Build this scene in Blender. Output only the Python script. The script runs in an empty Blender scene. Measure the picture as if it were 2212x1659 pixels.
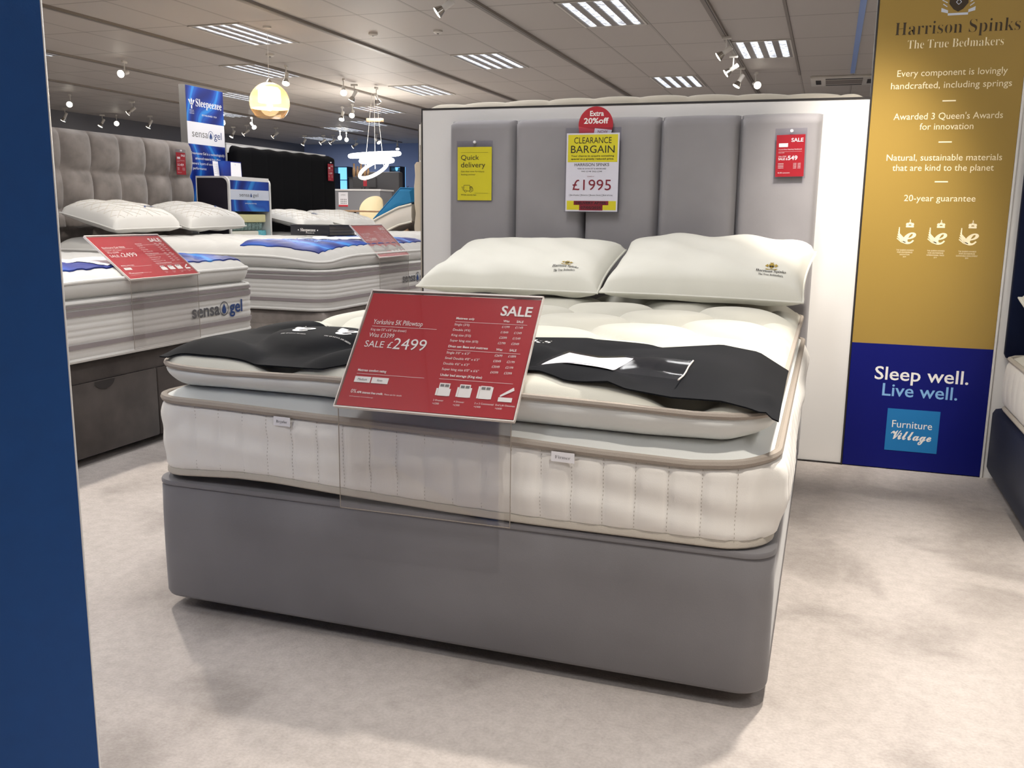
import bpy, math, os, random
import numpy as np
from mathutils import Vector, Matrix
SC = bpy.context.scene
COL = SC.collection
PI = math.pi
random.seed(4)

# ------------------------------------------------------------------ camera
cd = bpy.data.cameras.new('camera'); cam = bpy.data.objects.new('camera', cd); COL.objects.link(cam)
cd.sensor_fit = 'HORIZONTAL'; cd.sensor_width = 36.0; cd.lens = 1969.44 / 2212 * 36.0
cd.clip_start = 0.05; cd.clip_end = 100
YAW, PIT, ROL = 0.3284, 0.1842, 0.0131
fw = Vector((-math.sin(YAW) * math.cos(PIT), math.cos(YAW) * math.cos(PIT), -math.sin(PIT)))
rt = Vector((math.cos(YAW), math.sin(YAW), 0)); up = rt.cross(fw)
r2 = rt * math.cos(ROL) + up * math.sin(ROL); u2 = up * math.cos(ROL) - rt * math.sin(ROL)
cam.matrix_world = Matrix(((r2.x, u2.x, -fw.x, 1.5555), (r2.y, u2.y, -fw.y, -1.7836), (r2.z, u2.z, -fw.z, 1.0008), (0, 0, 0, 1)))
SC.camera = cam
# ------------------------------------------------------------------ view, world, large lights
SC.view_settings.view_transform = 'Standard'; SC.view_settings.look = 'None'
SC.view_settings.gamma = 1.0; SC.view_settings.use_curve_mapping = False
SC.view_settings.exposure = 0.95
cy = SC.cycles; cy.max_bounces = 6; cy.diffuse_bounces = 3; cy.glossy_bounces = 3; cy.transmission_bounces = 4; cy.transparent_max_bounces = 16
w = bpy.data.worlds.new('world'); SC.world = w; w.use_nodes = True
w.node_tree.nodes['Background'].inputs[0].default_value = (1.0, 0.95, 0.88, 1)
w.node_tree.nodes['Background'].inputs[1].default_value = 0.3
FILL = 16.0          # watts per recessed ceiling light
SPOT = 1.0           # scale of every track spotlight


def lamp(name, kind, loc, target, energy, color, size=0.1, size_y=None, angle=40, blend=0.6, parent=None):
    l = bpy.data.lights.new(name, kind); l.energy = energy; l.color = color
    if kind == 'AREA':
        l.shape = 'RECTANGLE'; l.size = size; l.size_y = size_y or size
    else:
        l.shadow_soft_size = size
    if kind == 'SPOT':
        l.spot_size = math.radians(angle); l.spot_blend = blend
    o = bpy.data.objects.new(name, l); COL.objects.link(o); o.location = loc
    d = Vector(target) - Vector(loc)
    o.rotation_euler = d.to_track_quat('-Z', 'Y').to_euler()
    if parent:
        o.parent = parent
        pm_ = Matrix.Translation(parent.location) @ parent.rotation_euler.to_matrix().to_4x4(); o.matrix_parent_inverse = pm_.inverted()
    return o


# ------------------------------------------------------------------ materials
def lin(c):
    return tuple((x / 255 / 12.92 if x / 255 <= .04045 else ((x / 255 + .055) / 1.055) ** 2.4) for x in c) + (1,)


def nodes(name):
    m = bpy.data.materials.new(name); m.use_nodes = True
    nt = m.node_tree; return m, nt, nt.nodes['Principled BSDF']


def mat(name, c, rough=.6, var=0, vscale=6, bump=0, bscale=200, sheen=0, metal=0, emit=0, trans=0, spec=.5, alpha=1, detail=3, ecol=None, c2=None, coat=0):
    m, nt, b = nodes(name); N, L = nt.nodes, nt.links
    c = lin(c); b.inputs['Base Color'].default_value = c
    b.inputs['Roughness'].default_value = rough; b.inputs['Metallic'].default_value = metal
    b.inputs['Specular IOR Level'].default_value = spec
    b.inputs['Sheen Weight'].default_value = sheen; b.inputs['Sheen Roughness'].default_value = .4
    b.inputs['Transmission Weight'].default_value = trans; b.inputs['Coat Weight'].default_value = coat
    if emit:
        b.inputs['Emission Color'].default_value = lin(ecol) if ecol else c; b.inputs['Emission Strength'].default_value = emit
    tc = N.new('ShaderNodeTexCoord')
    if var or c2:
        n = N.new('ShaderNodeTexNoise'); n.inputs['Scale'].default_value = vscale; n.inputs['Detail'].default_value = detail
        L.new(tc.outputs['Object'], n.inputs['Vector'])
        r = N.new('ShaderNodeValToRGB'); r.color_ramp.elements[0].position = .3; r.color_ramp.elements[1].position = .7
        r.color_ramp.elements[0].color = tuple(x * (1 - var) for x in c[:3]) + (1,)
        r.color_ramp.elements[1].color = lin(c2) if c2 else tuple(min(1, x * (1 + var)) for x in c[:3]) + (1,)
        L.new(n.outputs['Fac'], r.inputs['Fac']); L.new(r.outputs['Color'], b.inputs['Base Color'])
    if bump:
        n2 = N.new('ShaderNodeTexNoise'); n2.inputs['Scale'].default_value = bscale; n2.inputs['Detail'].default_value = 2
        L.new(tc.outputs['Object'], n2.inputs['Vector'])
        bp = N.new('ShaderNodeBump'); bp.inputs['Strength'].default_value = bump; bp.inputs['Distance'].default_value = .002
        L.new(n2.outputs['Fac'], bp.inputs['Height']); L.new(bp.outputs['Normal'], b.inputs['Normal'])
    return m


def carpet_mat():
    m, nt, b = nodes('carpet'); N, L = nt.nodes, nt.links
    tc = N.new('ShaderNodeTexCoord')
    def noise(s, d, dist=0):
        n = N.new('ShaderNodeTexNoise'); n.inputs['Scale'].default_value = s; n.inputs['Detail'].default_value = d
        n.inputs['Distortion'].default_value = dist
        L.new(tc.outputs['Object'], n.inputs['Vector']); return n
    big = noise(2.6, 4, .6); fine = noise(150, 3); mid = noise(34, 4)
    r1 = N.new('ShaderNodeValToRGB'); r1.color_ramp.elements[0].position = .36; r1.color_ramp.elements[1].position = .50
    r1.color_ramp.elements[0].color = (.34, .305, .285, 1); r1.color_ramp.elements[1].color = (.455, .412, .388, 1)
    L.new(big.outputs['Fac'], r1.inputs['Fac'])
    r2 = N.new('ShaderNodeValToRGB'); r2.color_ramp.elements[0].position = .3; r2.color_ramp.elements[1].position = .62
    r2.color_ramp.elements[0].color = (.80, .79, .78, 1); r2.color_ramp.elements[1].color = (1.04, 1.04, 1.04, 1)
    mx0 = N.new('ShaderNodeMath'); mx0.operation = 'ADD'
    h1 = N.new('ShaderNodeMath'); h1.operation = 'MULTIPLY'; h1.inputs[1].default_value = .5; L.new(fine.outputs['Fac'], h1.inputs[0])
    h2 = N.new('ShaderNodeMath'); h2.operation = 'MULTIPLY'; h2.inputs[1].default_value = .5; L.new(mid.outputs['Fac'], h2.inputs[0])
    L.new(h1.outputs[0], mx0.inputs[0]); L.new(h2.outputs[0], mx0.inputs[1]); L.new(mx0.outputs[0], r2.inputs['Fac'])
    mx = N.new('ShaderNodeMix'); mx.data_type = 'RGBA'; mx.blend_type = 'MULTIPLY'; mx.inputs['Factor'].default_value = 1
    L.new(r1.outputs['Color'], mx.inputs['A']); L.new(r2.outputs['Color'], mx.inputs['B'])
    L.new(mx.outputs['Result'], b.inputs['Base Color'])
    b.inputs['Roughness'].default_value = .95; b.inputs['Sheen Weight'].default_value = .2; b.inputs['Specular IOR Level'].default_value = .1
    bp = N.new('ShaderNodeBump'); bp.inputs['Strength'].default_value = .55; bp.inputs['Distance'].default_value = .006
    L.new(mx0.outputs[0], bp.inputs['Height']); L.new(bp.outputs['Normal'], b.inputs['Normal'])
    return m


KX0, KDX, JY0, JDY, HC = 1.03, .668, 6.633, 1.169, 2.9


def ceiling_mat():
    m, nt, b = nodes('ceiling_tile'); N, L = nt.nodes, nt.links
    tc = N.new('ShaderNodeTexCoord'); sp = N.new('ShaderNodeSeparateXYZ'); L.new(tc.outputs['Object'], sp.inputs[0])
    def mth(op, a, bb=None):
        n = N.new('ShaderNodeMath'); n.operation = op
        for i, x in enumerate((a, bb)):
            if x is None: continue
            if isinstance(x, (int, float)): n.inputs[i].default_value = x
            else: L.new(x, n.inputs[i])
        return n.outputs[0]
    def line(co, off, per, half):
        t = mth('DIVIDE', mth('SUBTRACT', co, off), per)
        f = mth('ABSOLUTE', mth('SUBTRACT', t, mth('ROUND', t)))
        return mth('LESS_THAN', f, half / per)
    g = mth('MAXIMUM', line(sp.outputs[0], KX0, KDX, .012), line(sp.outputs[1], JY0, JDY, .012))
    g2 = mth('MAXIMUM', line(sp.outputs[0], KX0 + .014, KDX, .004), line(sp.outputs[1], JY0 + .014, JDY, .005))
    mx = N.new('ShaderNodeMix'); mx.data_type = 'RGBA'
    mx.inputs['A'].default_value = (.52, .485, .452, 1); mx.inputs['B'].default_value = (.44, .41, .38, 1); L.new(g, mx.inputs['Factor'])
    mx2 = N.new('ShaderNodeMix'); mx2.data_type = 'RGBA'; L.new(mx.outputs['Result'], mx2.inputs['A'])
    mx2.inputs['B'].default_value = (.22, .20, .18, 1); L.new(g2, mx2.inputs['Factor'])
    L.new(mx2.outputs['Result'], b.inputs['Base Color'])
    b.inputs['Roughness'].default_value = .55; b.inputs['Specular IOR Level'].default_value = .35
    n2 = N.new('ShaderNodeTexNoise'); n2.inputs['Scale'].default_value = 90; L.new(tc.outputs['Object'], n2.inputs['Vector'])
    bp = N.new('ShaderNodeBump'); bp.inputs['Strength'].default_value = .12; bp.inputs['Distance'].default_value = .003
    L.new(n2.outputs['Fac'], bp.inputs['Height']); L.new(bp.outputs['Normal'], b.inputs['Normal'])
    return m


def swirl_mat(name, scale=1.6, rough=.35, dsc=1.0):
    """printed blue graphic: dark blue with paler sweeping ribbons"""
    m, nt, b = nodes(name); N, L = nt.nodes, nt.links
    tc = N.new('ShaderNodeTexCoord')
    wv = N.new('ShaderNodeTexWave'); wv.wave_type = 'BANDS'; wv.bands_direction = 'Y'
    wv.inputs['Scale'].default_value = scale; wv.inputs['Distortion'].default_value = 9; wv.inputs['Detail'].default_value = 0; wv.inputs['Detail Scale'].default_value = dsc
    L.new(tc.outputs['Object'], wv.inputs['Vector'])
    r = N.new('ShaderNodeValToRGB'); e = r.color_ramp.elements
    e[0].position = 0; e[0].color = (.004, .014, .16, 1); e[1].position = 1; e[1].color = (.03, .24, .66, 1)
    a = r.color_ramp.elements.new(.45); a.color = (.006, .04, .30, 1)
    a = r.color_ramp.elements.new(.8); a.color = (.010, .095, .46, 1)
    a = r.color_ramp.elements.new(.88); a.color = (.008, .07, .40, 1)
    L.new(wv.outputs['Fac'], r.inputs['Fac']); L.new(r.outputs['Color'], b.inputs['Base Color'])
    b.inputs['Roughness'].default_value = rough
    return m


def clear_mat(name, tint=(1, 1, 1), gloss=.08, rough=.03, graze=.6):
    """thin clear acrylic or plastic: mostly see-through with a glossy reflection"""
    m = bpy.data.materials.new(name); m.use_nodes = True; nt = m.node_tree; N, L = nt.nodes, nt.links
    N.remove(N['Principled BSDF']); out = N['Material Output']
    t = N.new('ShaderNodeBsdfTransparent'); t.inputs[0].default_value = tuple(tint) + (1,)
    g = N.new('ShaderNodeBsdfGlossy'); g.inputs['Roughness'].default_value = rough
    lw = N.new('ShaderNodeLayerWeight'); lw.inputs['Blend'].default_value = .5
    pw = N.new('ShaderNodeMath'); pw.operation = 'POWER'; pw.inputs[1].default_value = 4; L.new(lw.outputs['Facing'], pw.inputs[0])
    ad = N.new('ShaderNodeMath'); ad.operation = 'MULTIPLY_ADD'; ad.inputs[1].default_value = graze; ad.inputs[2].default_value = gloss + .02; L.new(pw.outputs[0], ad.inputs[0])
    mx = N.new('ShaderNodeMixShader'); L.new(ad.outputs[0], mx.inputs[0]); L.new(t.outputs[0], mx.inputs[1]); L.new(g.outputs[0], mx.inputs[2])
    L.new(mx.outputs[0], out.inputs['Surface']); return m


def frost_mat():
    m, nt, b = nodes('tinted_amber_glass'); N, L = nt.nodes, nt.links
    b.inputs['Base Color'].default_value = lin((214, 184, 148)); b.inputs['Roughness'].default_value = .25
    b.inputs['Emission Color'].default_value = lin((246, 214, 170)); b.inputs['Emission Strength'].default_value = .10
    t = N.new('ShaderNodeBsdfTransparent'); t.inputs[0].default_value = (1, .94, .84, 1); mx = N.new('ShaderNodeMixShader'); mx.inputs[0].default_value = .62
    L.new(t.outputs[0], mx.inputs[1]); L.new(b.outputs[0], mx.inputs[2]); L.new(mx.outputs[0], N['Material Output'].inputs['Surface']); return m


def strip_mat():
    """louvre cells of a recessed ceiling light"""
    m, nt, b = nodes('louvre_strip'); N, L = nt.nodes, nt.links
    tc = N.new('ShaderNodeTexCoord'); n = N.new('ShaderNodeTexNoise'); n.inputs['Scale'].default_value = 16; n.inputs['Detail'].default_value = 3
    L.new(tc.outputs['Object'], n.inputs['Vector'])
    r = N.new('ShaderNodeValToRGB'); r.color_ramp.elements[0].position = .36; r.color_ramp.elements[1].position = .6
    r.color_ramp.elements[0].color = (.22, .23, .26, 1); r.color_ramp.elements[1].color = (.86, .92, 1.0, 1)
    L.new(n.outputs['Fac'], r.inputs['Fac'])
    b.inputs['Base Color'].default_value = (.6, .6, .62, 1); b.inputs['Roughness'].default_value = .3; b.inputs['Metallic'].default_value = .6
    L.new(r.outputs['Color'], b.inputs['Emission Color']); b.inputs['Emission Strength'].default_value = .8
    return m


M = dict(
    carpet=carpet_mat(), ceiling=ceiling_mat(), strip=strip_mat(),
    wall_white=mat('white_laminate', (232, 230, 228), .45, bump=.05, bscale=300),
    wall_grey=mat('grey_paint', (112, 112, 118), .7), wall_blue=mat('lavender_paint', (138, 152, 188), .7), wall_cream=mat('cream_paint', (205, 196, 182), .7),
    dark_trim=mat('dark_trim', (38, 34, 34), .5), white_trim=mat('white_trim', (226, 224, 222), .4),
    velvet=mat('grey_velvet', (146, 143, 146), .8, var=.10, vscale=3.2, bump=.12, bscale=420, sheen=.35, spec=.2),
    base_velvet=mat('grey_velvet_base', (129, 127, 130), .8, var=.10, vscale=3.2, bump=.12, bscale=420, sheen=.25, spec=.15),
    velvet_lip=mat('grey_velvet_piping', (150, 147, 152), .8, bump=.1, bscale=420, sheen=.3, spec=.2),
    cream=mat('cream_ticking', (226, 225, 216), .85, var=.03, vscale=5, bump=.10, bscale=500, sheen=.15, spec=.2),
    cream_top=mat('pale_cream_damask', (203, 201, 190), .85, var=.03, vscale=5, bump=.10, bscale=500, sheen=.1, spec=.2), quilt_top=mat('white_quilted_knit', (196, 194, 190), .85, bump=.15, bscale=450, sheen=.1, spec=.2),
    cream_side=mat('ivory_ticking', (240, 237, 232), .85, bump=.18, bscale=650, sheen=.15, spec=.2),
    ledge=mat('white_foam_border', (226, 228, 226), .8, bump=.08, bscale=500),
    taupe=mat('taupe_tape', (162, 152, 142), .8, bump=.3, bscale=500), tape_light=mat('light_taupe_tape', (196, 189, 178), .8, bump=.35, bscale=600),
    stitch=mat('stitch_thread', (176, 168, 158), .9), black_cloth=mat('black_cloth', (19, 20, 24), .75, var=.1, vscale=8, bump=.08, bscale=400, spec=.08),
    white_print=mat('white_print', (240, 238, 235), .5), gold_thread=mat('gold_thread', (172, 146, 58), .5), black_print=mat('black_print', (22, 20, 22), .6),
    red=mat('red_card', (176, 34, 46), .35, spec=.5, coat=.2), red_dark=mat('dark_red_print', (140, 22, 40), .5), yellow=mat('yellow_card', (236, 224, 34), .45), grey_print=mat('grey_print', (120, 118, 118), .6),
    white_card=mat('white_card', (238, 236, 240), .45), clear=clear_mat('clear_acrylic', (.965, .96, .96), .03), plastic=clear_mat('clear_plastic_sleeve', (.95, .95, .97), .0, .12, .22),
    edge=mat('acrylic_edge', (214, 206, 200), .25), gold=mat('gold_laminate', (160, 131, 62), .38, spec=.5), royal=mat('royal_blue_print', (6, 16, 108), .5, spec=.25), navy_panel=mat('navy_panel', (8, 74, 144), .5, var=.04, vscale=40, bump=.05, bscale=500),
    sky=mat('logo_blue', (22, 118, 182), .45), pale_blue=mat('pale_blue_print', (130, 178, 226), .5), pale_gold=mat('pale_cream_print', (250, 236, 200), .5), dark_brown=mat('dark_brown_print', (58, 44, 24), .5),
    navy=mat('navy_velvet', (12, 22, 50), .75, var=.12, vscale=6, sheen=.05, spec=.15, bump=.1, bscale=400),
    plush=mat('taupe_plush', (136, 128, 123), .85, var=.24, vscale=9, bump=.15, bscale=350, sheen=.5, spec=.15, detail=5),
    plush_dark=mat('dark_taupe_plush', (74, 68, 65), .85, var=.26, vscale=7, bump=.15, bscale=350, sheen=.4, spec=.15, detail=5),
    black_velvet=mat('black_velvet', (8, 8, 11), .8, bump=.1, bscale=400, spec=.08), beige=mat('beige_fabric', (188, 180, 166), .85, bump=.2, bscale=350, sheen=.2),
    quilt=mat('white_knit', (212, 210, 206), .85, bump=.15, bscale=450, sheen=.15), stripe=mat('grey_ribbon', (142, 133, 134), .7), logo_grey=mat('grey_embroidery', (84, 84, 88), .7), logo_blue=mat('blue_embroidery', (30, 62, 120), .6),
    swirl=swirl_mat('blue_graphic', 1.3, .35, 1.6), swirl2=swirl_mat('blue_runner_print', .8, .5, 2.0), dark_navy=mat('dark_navy_leather', (16, 18, 30), .45), paper=mat('swatch_pages', (92, 86, 80), .8),
    dark_unit=mat('deep_navy_board', (22, 16, 34), .5), silver=mat('silver_print', (206, 212, 226), .35), foam_y=mat('yellow_foam', (236, 230, 176), .9, bump=.3, bscale=200), foam_w=mat('white_foam', (228, 226, 212), .9, bump=.3, bscale=150), teal=mat('teal_foam', (110, 192, 206), .8, var=.2, vscale=60), coil=mat('pocket_coil_fabric', (126, 150, 146), .7, var=.5, vscale=70),
    amber=clear_mat('amber_glass', (1.0, .86, .62), .06, .05), frost=mat('frosted_amber_glass', (240, 200, 150), .4, emit=.55, ecol=(255, 214, 160)), bulb=mat('lit_bulb', (255, 240, 215), .4, emit=5), metal_white=mat('white_enamel', (216, 212, 204), .4), metal_dark=mat('dark_metal', (44, 42, 42), .4, metal=.6), chrome=mat('chrome', (190, 186, 180), .2, metal=1.0), lens=mat('lit_lens', (255, 246, 228), .3, emit=5.5),
    track=mat('grey_track', (138, 130, 122), .45), track_slot=mat('track_slot', (52, 48, 46), .5), rail_blue_reflection=mat('rail_painted_blue_reflection', (150, 178, 236), .35), louvre_bar=mat('louvre_bar', (150, 146, 144), .5),  # the rail's blue is reflected light, put into its base colour
    ring_light=mat('lit_ring', (255, 250, 240), .4, emit=7), cushion_blue=mat('blue_cushion', (16, 116, 170), .7, bump=.1, sheen=.2), wood=mat('pale_wood', (176, 142, 110), .5, var=.12, vscale=12), wood_dark=mat('dark_wood', (72, 54, 42), .6, var=.15), olive=mat('beige_shell', (176, 164, 134), .6), slate=mat('slate_fabric', (88, 86, 88), .8), desk=mat('grey_board', (136, 136, 140), .6),
    screen=mat('lit_blue_display', (120, 185, 235), .4, emit=.9, ecol=(110, 180, 240)), glass_blue=mat('blue_glassware', (80, 160, 200), .2), amber_glass=mat('smoky_glassware', (150, 118, 86), .2, var=.3, vscale=40), leaf=mat('dark_leaf', (44, 62, 44), .6, var=.3), photo=mat('sepia_photo_print', (96, 76, 70), .5, var=.55, vscale=26, detail=6), pink=mat('pink_red_print', (206, 62, 74), .5),
    pot=mat('stone_pot', (150, 140, 130), .8), felt=mat('grey_felt', (126, 124, 122), .9),
)


# ------------------------------------------------------------------ mesh builder
class MB:
    def __init__(s, auto=False): s.v = []; s.f = []; s.mi = []; s.cur = 0; s.cuts = []; s.auto = auto
    def cut(s): s.cuts.append((len(s.v), len(s.f))); return s
    def add(s, vs, fs):
        o = len(s.v); s.v.extend([tuple(map(float, p)) for p in vs]); s.f.extend([tuple(i + o for i in f) for f in fs]); s.mi.extend([s.cur] * len(fs)); return s
    def box(s, x0, x1, y0, y1, z0, z1, b=0):
        if b <= 0:
            vs = [(x, y, z) for z in (z0, z1) for x, y in ((x0, y0), (x1, y0), (x1, y1), (x0, y1))]
            return s.add(vs, [(3, 2, 1, 0), (4, 5, 6, 7), (0, 1, 5, 4), (1, 2, 6, 5), (2, 3, 7, 6), (3, 0, 4, 7)])
        b = min(b, (x1 - x0) / 2.01, (y1 - y0) / 2.01, (z1 - z0) / 2.01)
        rings = []
        for z, i in ((z0, b), (z0 + b * .3, b * .3), (z0 + b, 0), (z1 - b, 0), (z1 - b * .3, b * .3), (z1, b)):
            rings.append([(p[0], p[1], z) for p in rrect(x0 + i, x1 - i, y0 + i, y1 - i, max(b * .6, .0005), 3)])
        return s.loft(rings, True, True)
    def grid(s, P, nu, nv, flip=False):
        vs = [P(i / nu, j / nv) for j in range(nv + 1) for i in range(nu + 1)]
        fs = []
        for j in range(nv):
            for i in range(nu):
                a = j * (nu + 1) + i; q = (a, a + 1, a + nu + 2, a + nu + 1); fs.append(q[::-1] if flip else q)
        return s.add(vs, fs)
    def loft(s, rings, cap0=False, cap1=False):
        n = len(rings[0]); vs = [p for r in rings for p in r]; fs = []
        for k in range(len(rings) - 1):
            for i in range(n):
                j = (i + 1) % n; fs.append((k * n + i, k * n + j, (k + 1) * n + j, (k + 1) * n + i))
        if cap0: fs.append(tuple(range(n - 1, -1, -1)))
        if cap1: fs.append(tuple((len(rings) - 1) * n + i for i in range(n)))
        return s.add(vs, fs)
    def tube(s, pts, r, n=8, closed=False):
        pts = [Vector(p) for p in pts]; N = len(pts); rings = []
        for i, p in enumerate(pts):
            a = pts[(i - 1) % N] if closed or i > 0 else p; b = pts[(i + 1) % N] if closed or i < N - 1 else p
            t = (b - a).normalized(); ref = Vector((0, 0, 1)) if abs(t.z) < .9 else Vector((1, 0, 0))
            u = t.cross(ref).normalized(); v = u.cross(t); rr = r[i] if isinstance(r, (list, tuple)) else r
            rings.append([p + (u * math.cos(2 * PI * k / n) + v * math.sin(2 * PI * k / n)) * rr for k in range(n)])
        if closed: rings.append(rings[0])
        return s.loft(rings, not closed, not closed)
    def lathe(s, prof, c=(0, 0, 0), ax=(0, 0, 1), n=20):
        ax = Vector(ax).normalized(); ref = Vector((1, 0, 0)) if abs(ax.x) < .9 else Vector((0, 1, 0)); u = ax.cross(ref).normalized(); v = ax.cross(u); c = Vector(c)
        rings = [[c + ax * h + (u * math.cos(2 * PI * k / n) + v * math.sin(2 * PI * k / n)) * max(r, 1e-4) for k in range(n)] for r, h in prof]
        return s.loft(rings, True, True)
    def poly(s, fr, pts, d=0.0):
        return s.add([fr.pt(u, v, d) for u, v in pts], [tuple(range(len(pts)))])
    def rect(s, fr, u0, u1, v0, v1, d=0.0): return s.poly(fr, [(u0, v0), (u1, v0), (u1, v1), (u0, v1)], d)
    def line(s, fr, pts, wd, d=0.0):
        for (a, b), (c, e) in zip(pts[:-1], pts[1:]):
            dx, dy = c - a, e - b; l = math.hypot(dx, dy) or 1; nx, ny = -dy / l * wd / 2, dx / l * wd / 2
            s.poly(fr, [(a + nx, b + ny), (a - nx, b - ny), (c - nx, e - ny), (c + nx, e + ny)], d)
        return s
    def slab(s, fr, u0, u1, v0, v1, d0, d1):
        vs = [fr.pt(u, v, d) for d in (d0, d1) for u, v in ((u0, v0), (u1, v0), (u1, v1), (u0, v1))]
        return s.add(vs, [(3, 2, 1, 0), (4, 5, 6, 7), (0, 1, 5, 4), (1, 2, 6, 5), (2, 3, 7, 6), (3, 0, 4, 7)])
    def build(s, name, m, parent=None, smooth=True, ang=40):
        cuts = [q for q in s.cuts if 0 < q[1] < len(s.f)]
        if cuts:
            o = None; ends = [(0, 0)] + sorted(set(cuts)) + [(len(s.v), len(s.f))]
            for (v0, f0), (v1, f1) in zip(ends[:-1], ends[1:]):
                q = MB(); q.v = s.v[v0:v1]; q.f = [tuple(i - v0 for i in f) for f in s.f[f0:f1]]; q.mi = [0] * len(q.f); o = q.build(name, m, parent, smooth, ang)
            return o
        off = Vector(parent.get('_o', (0, 0, 0))) if parent else Vector((0, 0, 0))
        me = bpy.data.meshes.new(name); me.from_pydata([Vector(p) - off for p in s.v], [], s.f); me.update()
        for x in (m if isinstance(m, (list, tuple)) else [m]): me.materials.append(M[x] if isinstance(x, str) else x)
        if any(s.mi): me.polygons.foreach_set('material_index', s.mi)
        if smooth:
            me.shade_smooth(); me.set_sharp_from_angle(angle=math.radians(ang))
        o = bpy.data.objects.new(name, me); COL.objects.link(o)
        if parent: o.parent = parent; OFF[o.name] = off; o['_o'] = tuple(off)
        return o


OFF = {}


class Fr:
    """a flat frame in space: u to the right, v up, d towards the reader"""
    def __init__(s, o, ax, ay): s.o = Vector(o); s.x = Vector(ax).normalized(); s.y = Vector(ay).normalized(); s.n = s.x.cross(s.y)
    def pt(s, u, v, d=0): return s.o + s.x * u + s.y * v + s.n * d


def rrect(x0, x1, y0, y1, r, n=6, step=None):
    pts = []
    def seg(ax, ay, bx, by):
        l = math.hypot(bx - ax, by - ay); k = max(1, int(l / step)) if step else 1
        for i in range(k): pts.append((ax + (bx - ax) * i / k, ay + (by - ay) * i / k))
    def arc(cx, cy, a0):
        for i in range(n): a = a0 + PI / 2 * i / n; pts.append((cx + r * math.cos(a), cy + r * math.sin(a)))
    seg(x0 + r, y0, x1 - r, y0); arc(x1 - r, y0 + r, -PI / 2); seg(x1, y0 + r, x1, y1 - r); arc(x1 - r, y1 - r, 0)
    seg(x1 - r, y1, x0 + r, y1); arc(x0 + r, y1 - r, PI / 2); seg(x0, y1 - r, x0, y0 + r); arc(x0 + r, y0 + r, PI)
    return pts


def perim(x0, x1, y0, y1, r, n=8, step=.02):
    """points, outward normals and arc lengths around a rounded rectangle"""
    P = rrect(x0, x1, y0, y1, r, n, step); out = []; s = 0; N = len(P)
    for i, p in enumerate(P):
        a, b = P[i - 1], P[(i + 1) % N]; t = (b[0] - a[0], b[1] - a[1]); l = math.hypot(*t) or 1
        out.append((p[0], p[1], t[1] / l, -t[0] / l, s)); q = P[(i + 1) % N]; s += math.hypot(q[0] - p[0], q[1] - p[1])
    return out


def sq2rr(u, v, x0, x1, y0, y1, r):
    """unit square -> rounded rectangle"""
    cx, cy, hx, hy = (x0 + x1) / 2, (y0 + y1) / 2, (x1 - x0) / 2, (y1 - y0) / 2
    x, y = (u * 2 - 1) * hx, (v * 2 - 1) * hy; ax, ay = abs(x) - (hx - r), abs(y) - (hy - r)
    if ax > 0 and ay > 0:
        a, b = ax / r, ay / r; a2, b2 = a * math.sqrt(1 - b * b / 2), b * math.sqrt(1 - a * a / 2)
        x = math.copysign(hx - r + a2 * r, x); y = math.copysign(hy - r + b2 * r, y)
    return cx + x, cy + y


def edge_d(x, y, x0, x1, y0, y1, r=.105):
    a, b = min(x - x0, x1 - x), min(y - y0, y1 - y)
    return max(0, r - math.hypot(r - a, r - b)) if a < r and b < r else max(0, min(a, b))


def tag(o, label=None, cat=None, group=None, kind=None):
    if label: o['label'] = label
    if cat: o['category'] = cat
    if group: o['group'] = group
    if kind: o['kind'] = kind
    return o


def thing(name, label, cat, loc=(0, 0, 0), group=None):
    o = bpy.data.objects.new(name, None); COL.objects.link(o); o.location = loc; o.empty_display_size = .1; o['_o'] = tuple(loc)
    return tag(o, label, cat, group)


def struct(name, mb, m): o = mb.build(name, m, None, False); o['kind'] = 'structure'; return o


def copy_tree(root, loc, rz, label, group=None):
    r = root.copy(); COL.objects.link(r); r.location = loc; r.rotation_euler = (0, 0, rz); r['label'] = label
    if group: r['group'] = group
    for ch in list(root.children):
        c = ch.copy(); COL.objects.link(c); c.parent = r
        for g in list(ch.children):
            d = g.copy(); COL.objects.link(d); d.parent = c
    return r


# ------------------------------------------------------------------ lettering
FD = os.path.join(bpy.utils.resource_path('LOCAL'), 'datafiles', 'fonts')
def load_font(fn):
    try: return bpy.data.fonts.load(os.path.join(FD, fn))
    except Exception: return None
MATHF = load_font('NotoSansMath-Regular.woff2')
def mathtxt(s, base):
    if MATHF is None: return s
    o = ''
    for c in s:
        if 'A' <= c <= 'Z': o += chr(base + ord(c) - 65)
        elif 'a' <= c <= 'z': o += chr(base + 26 + ord(c) - 97)
        elif '0' <= c <= '9' and base == 0x1D400: o += chr(0x1D7CE + ord(c) - 48)
        else: o += c
    return o
STY = {'sans': (None, 0, 0), 'bold': (None, .022, 0), 'semi': (None, .010, 0), 'serif': (MATHF, -.010, 0x1D400), 'serifb': (MATHF, 0, 0x1D400), 'ital': (MATHF, .008, 0x1D468), 'script': (MATHF, .012, 0x1D4D0)}
GC = {}
def glyphs(body, sty):
    key = (body, sty)
    if key in GC: return GC[key]
    f, off, base = STY[sty]; cu = bpy.data.curves.new('letters', 'FONT'); cu.body = mathtxt(body, base) if base else body
    if f: cu.font = f
    cu.offset = off; cu.resolution_u = 3
    o = bpy.data.objects.new('letters', cu); COL.objects.link(o)
    me = bpy.data.meshes.new_from_object(o.evaluated_get(bpy.context.evaluated_depsgraph_get()))
    vs = [(v.co.x, v.co.y) for v in me.vertices]; fs = [tuple(p.vertices) for p in me.polygons]
    bpy.data.objects.remove(o); bpy.data.curves.remove(cu); bpy.data.meshes.remove(me)
    x0 = min(v[0] for v in vs) if vs else 0; x1 = max(v[0] for v in vs) if vs else 1
    GC[key] = (vs, fs, x0, x1); return GC[key]
CAP = {}
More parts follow.
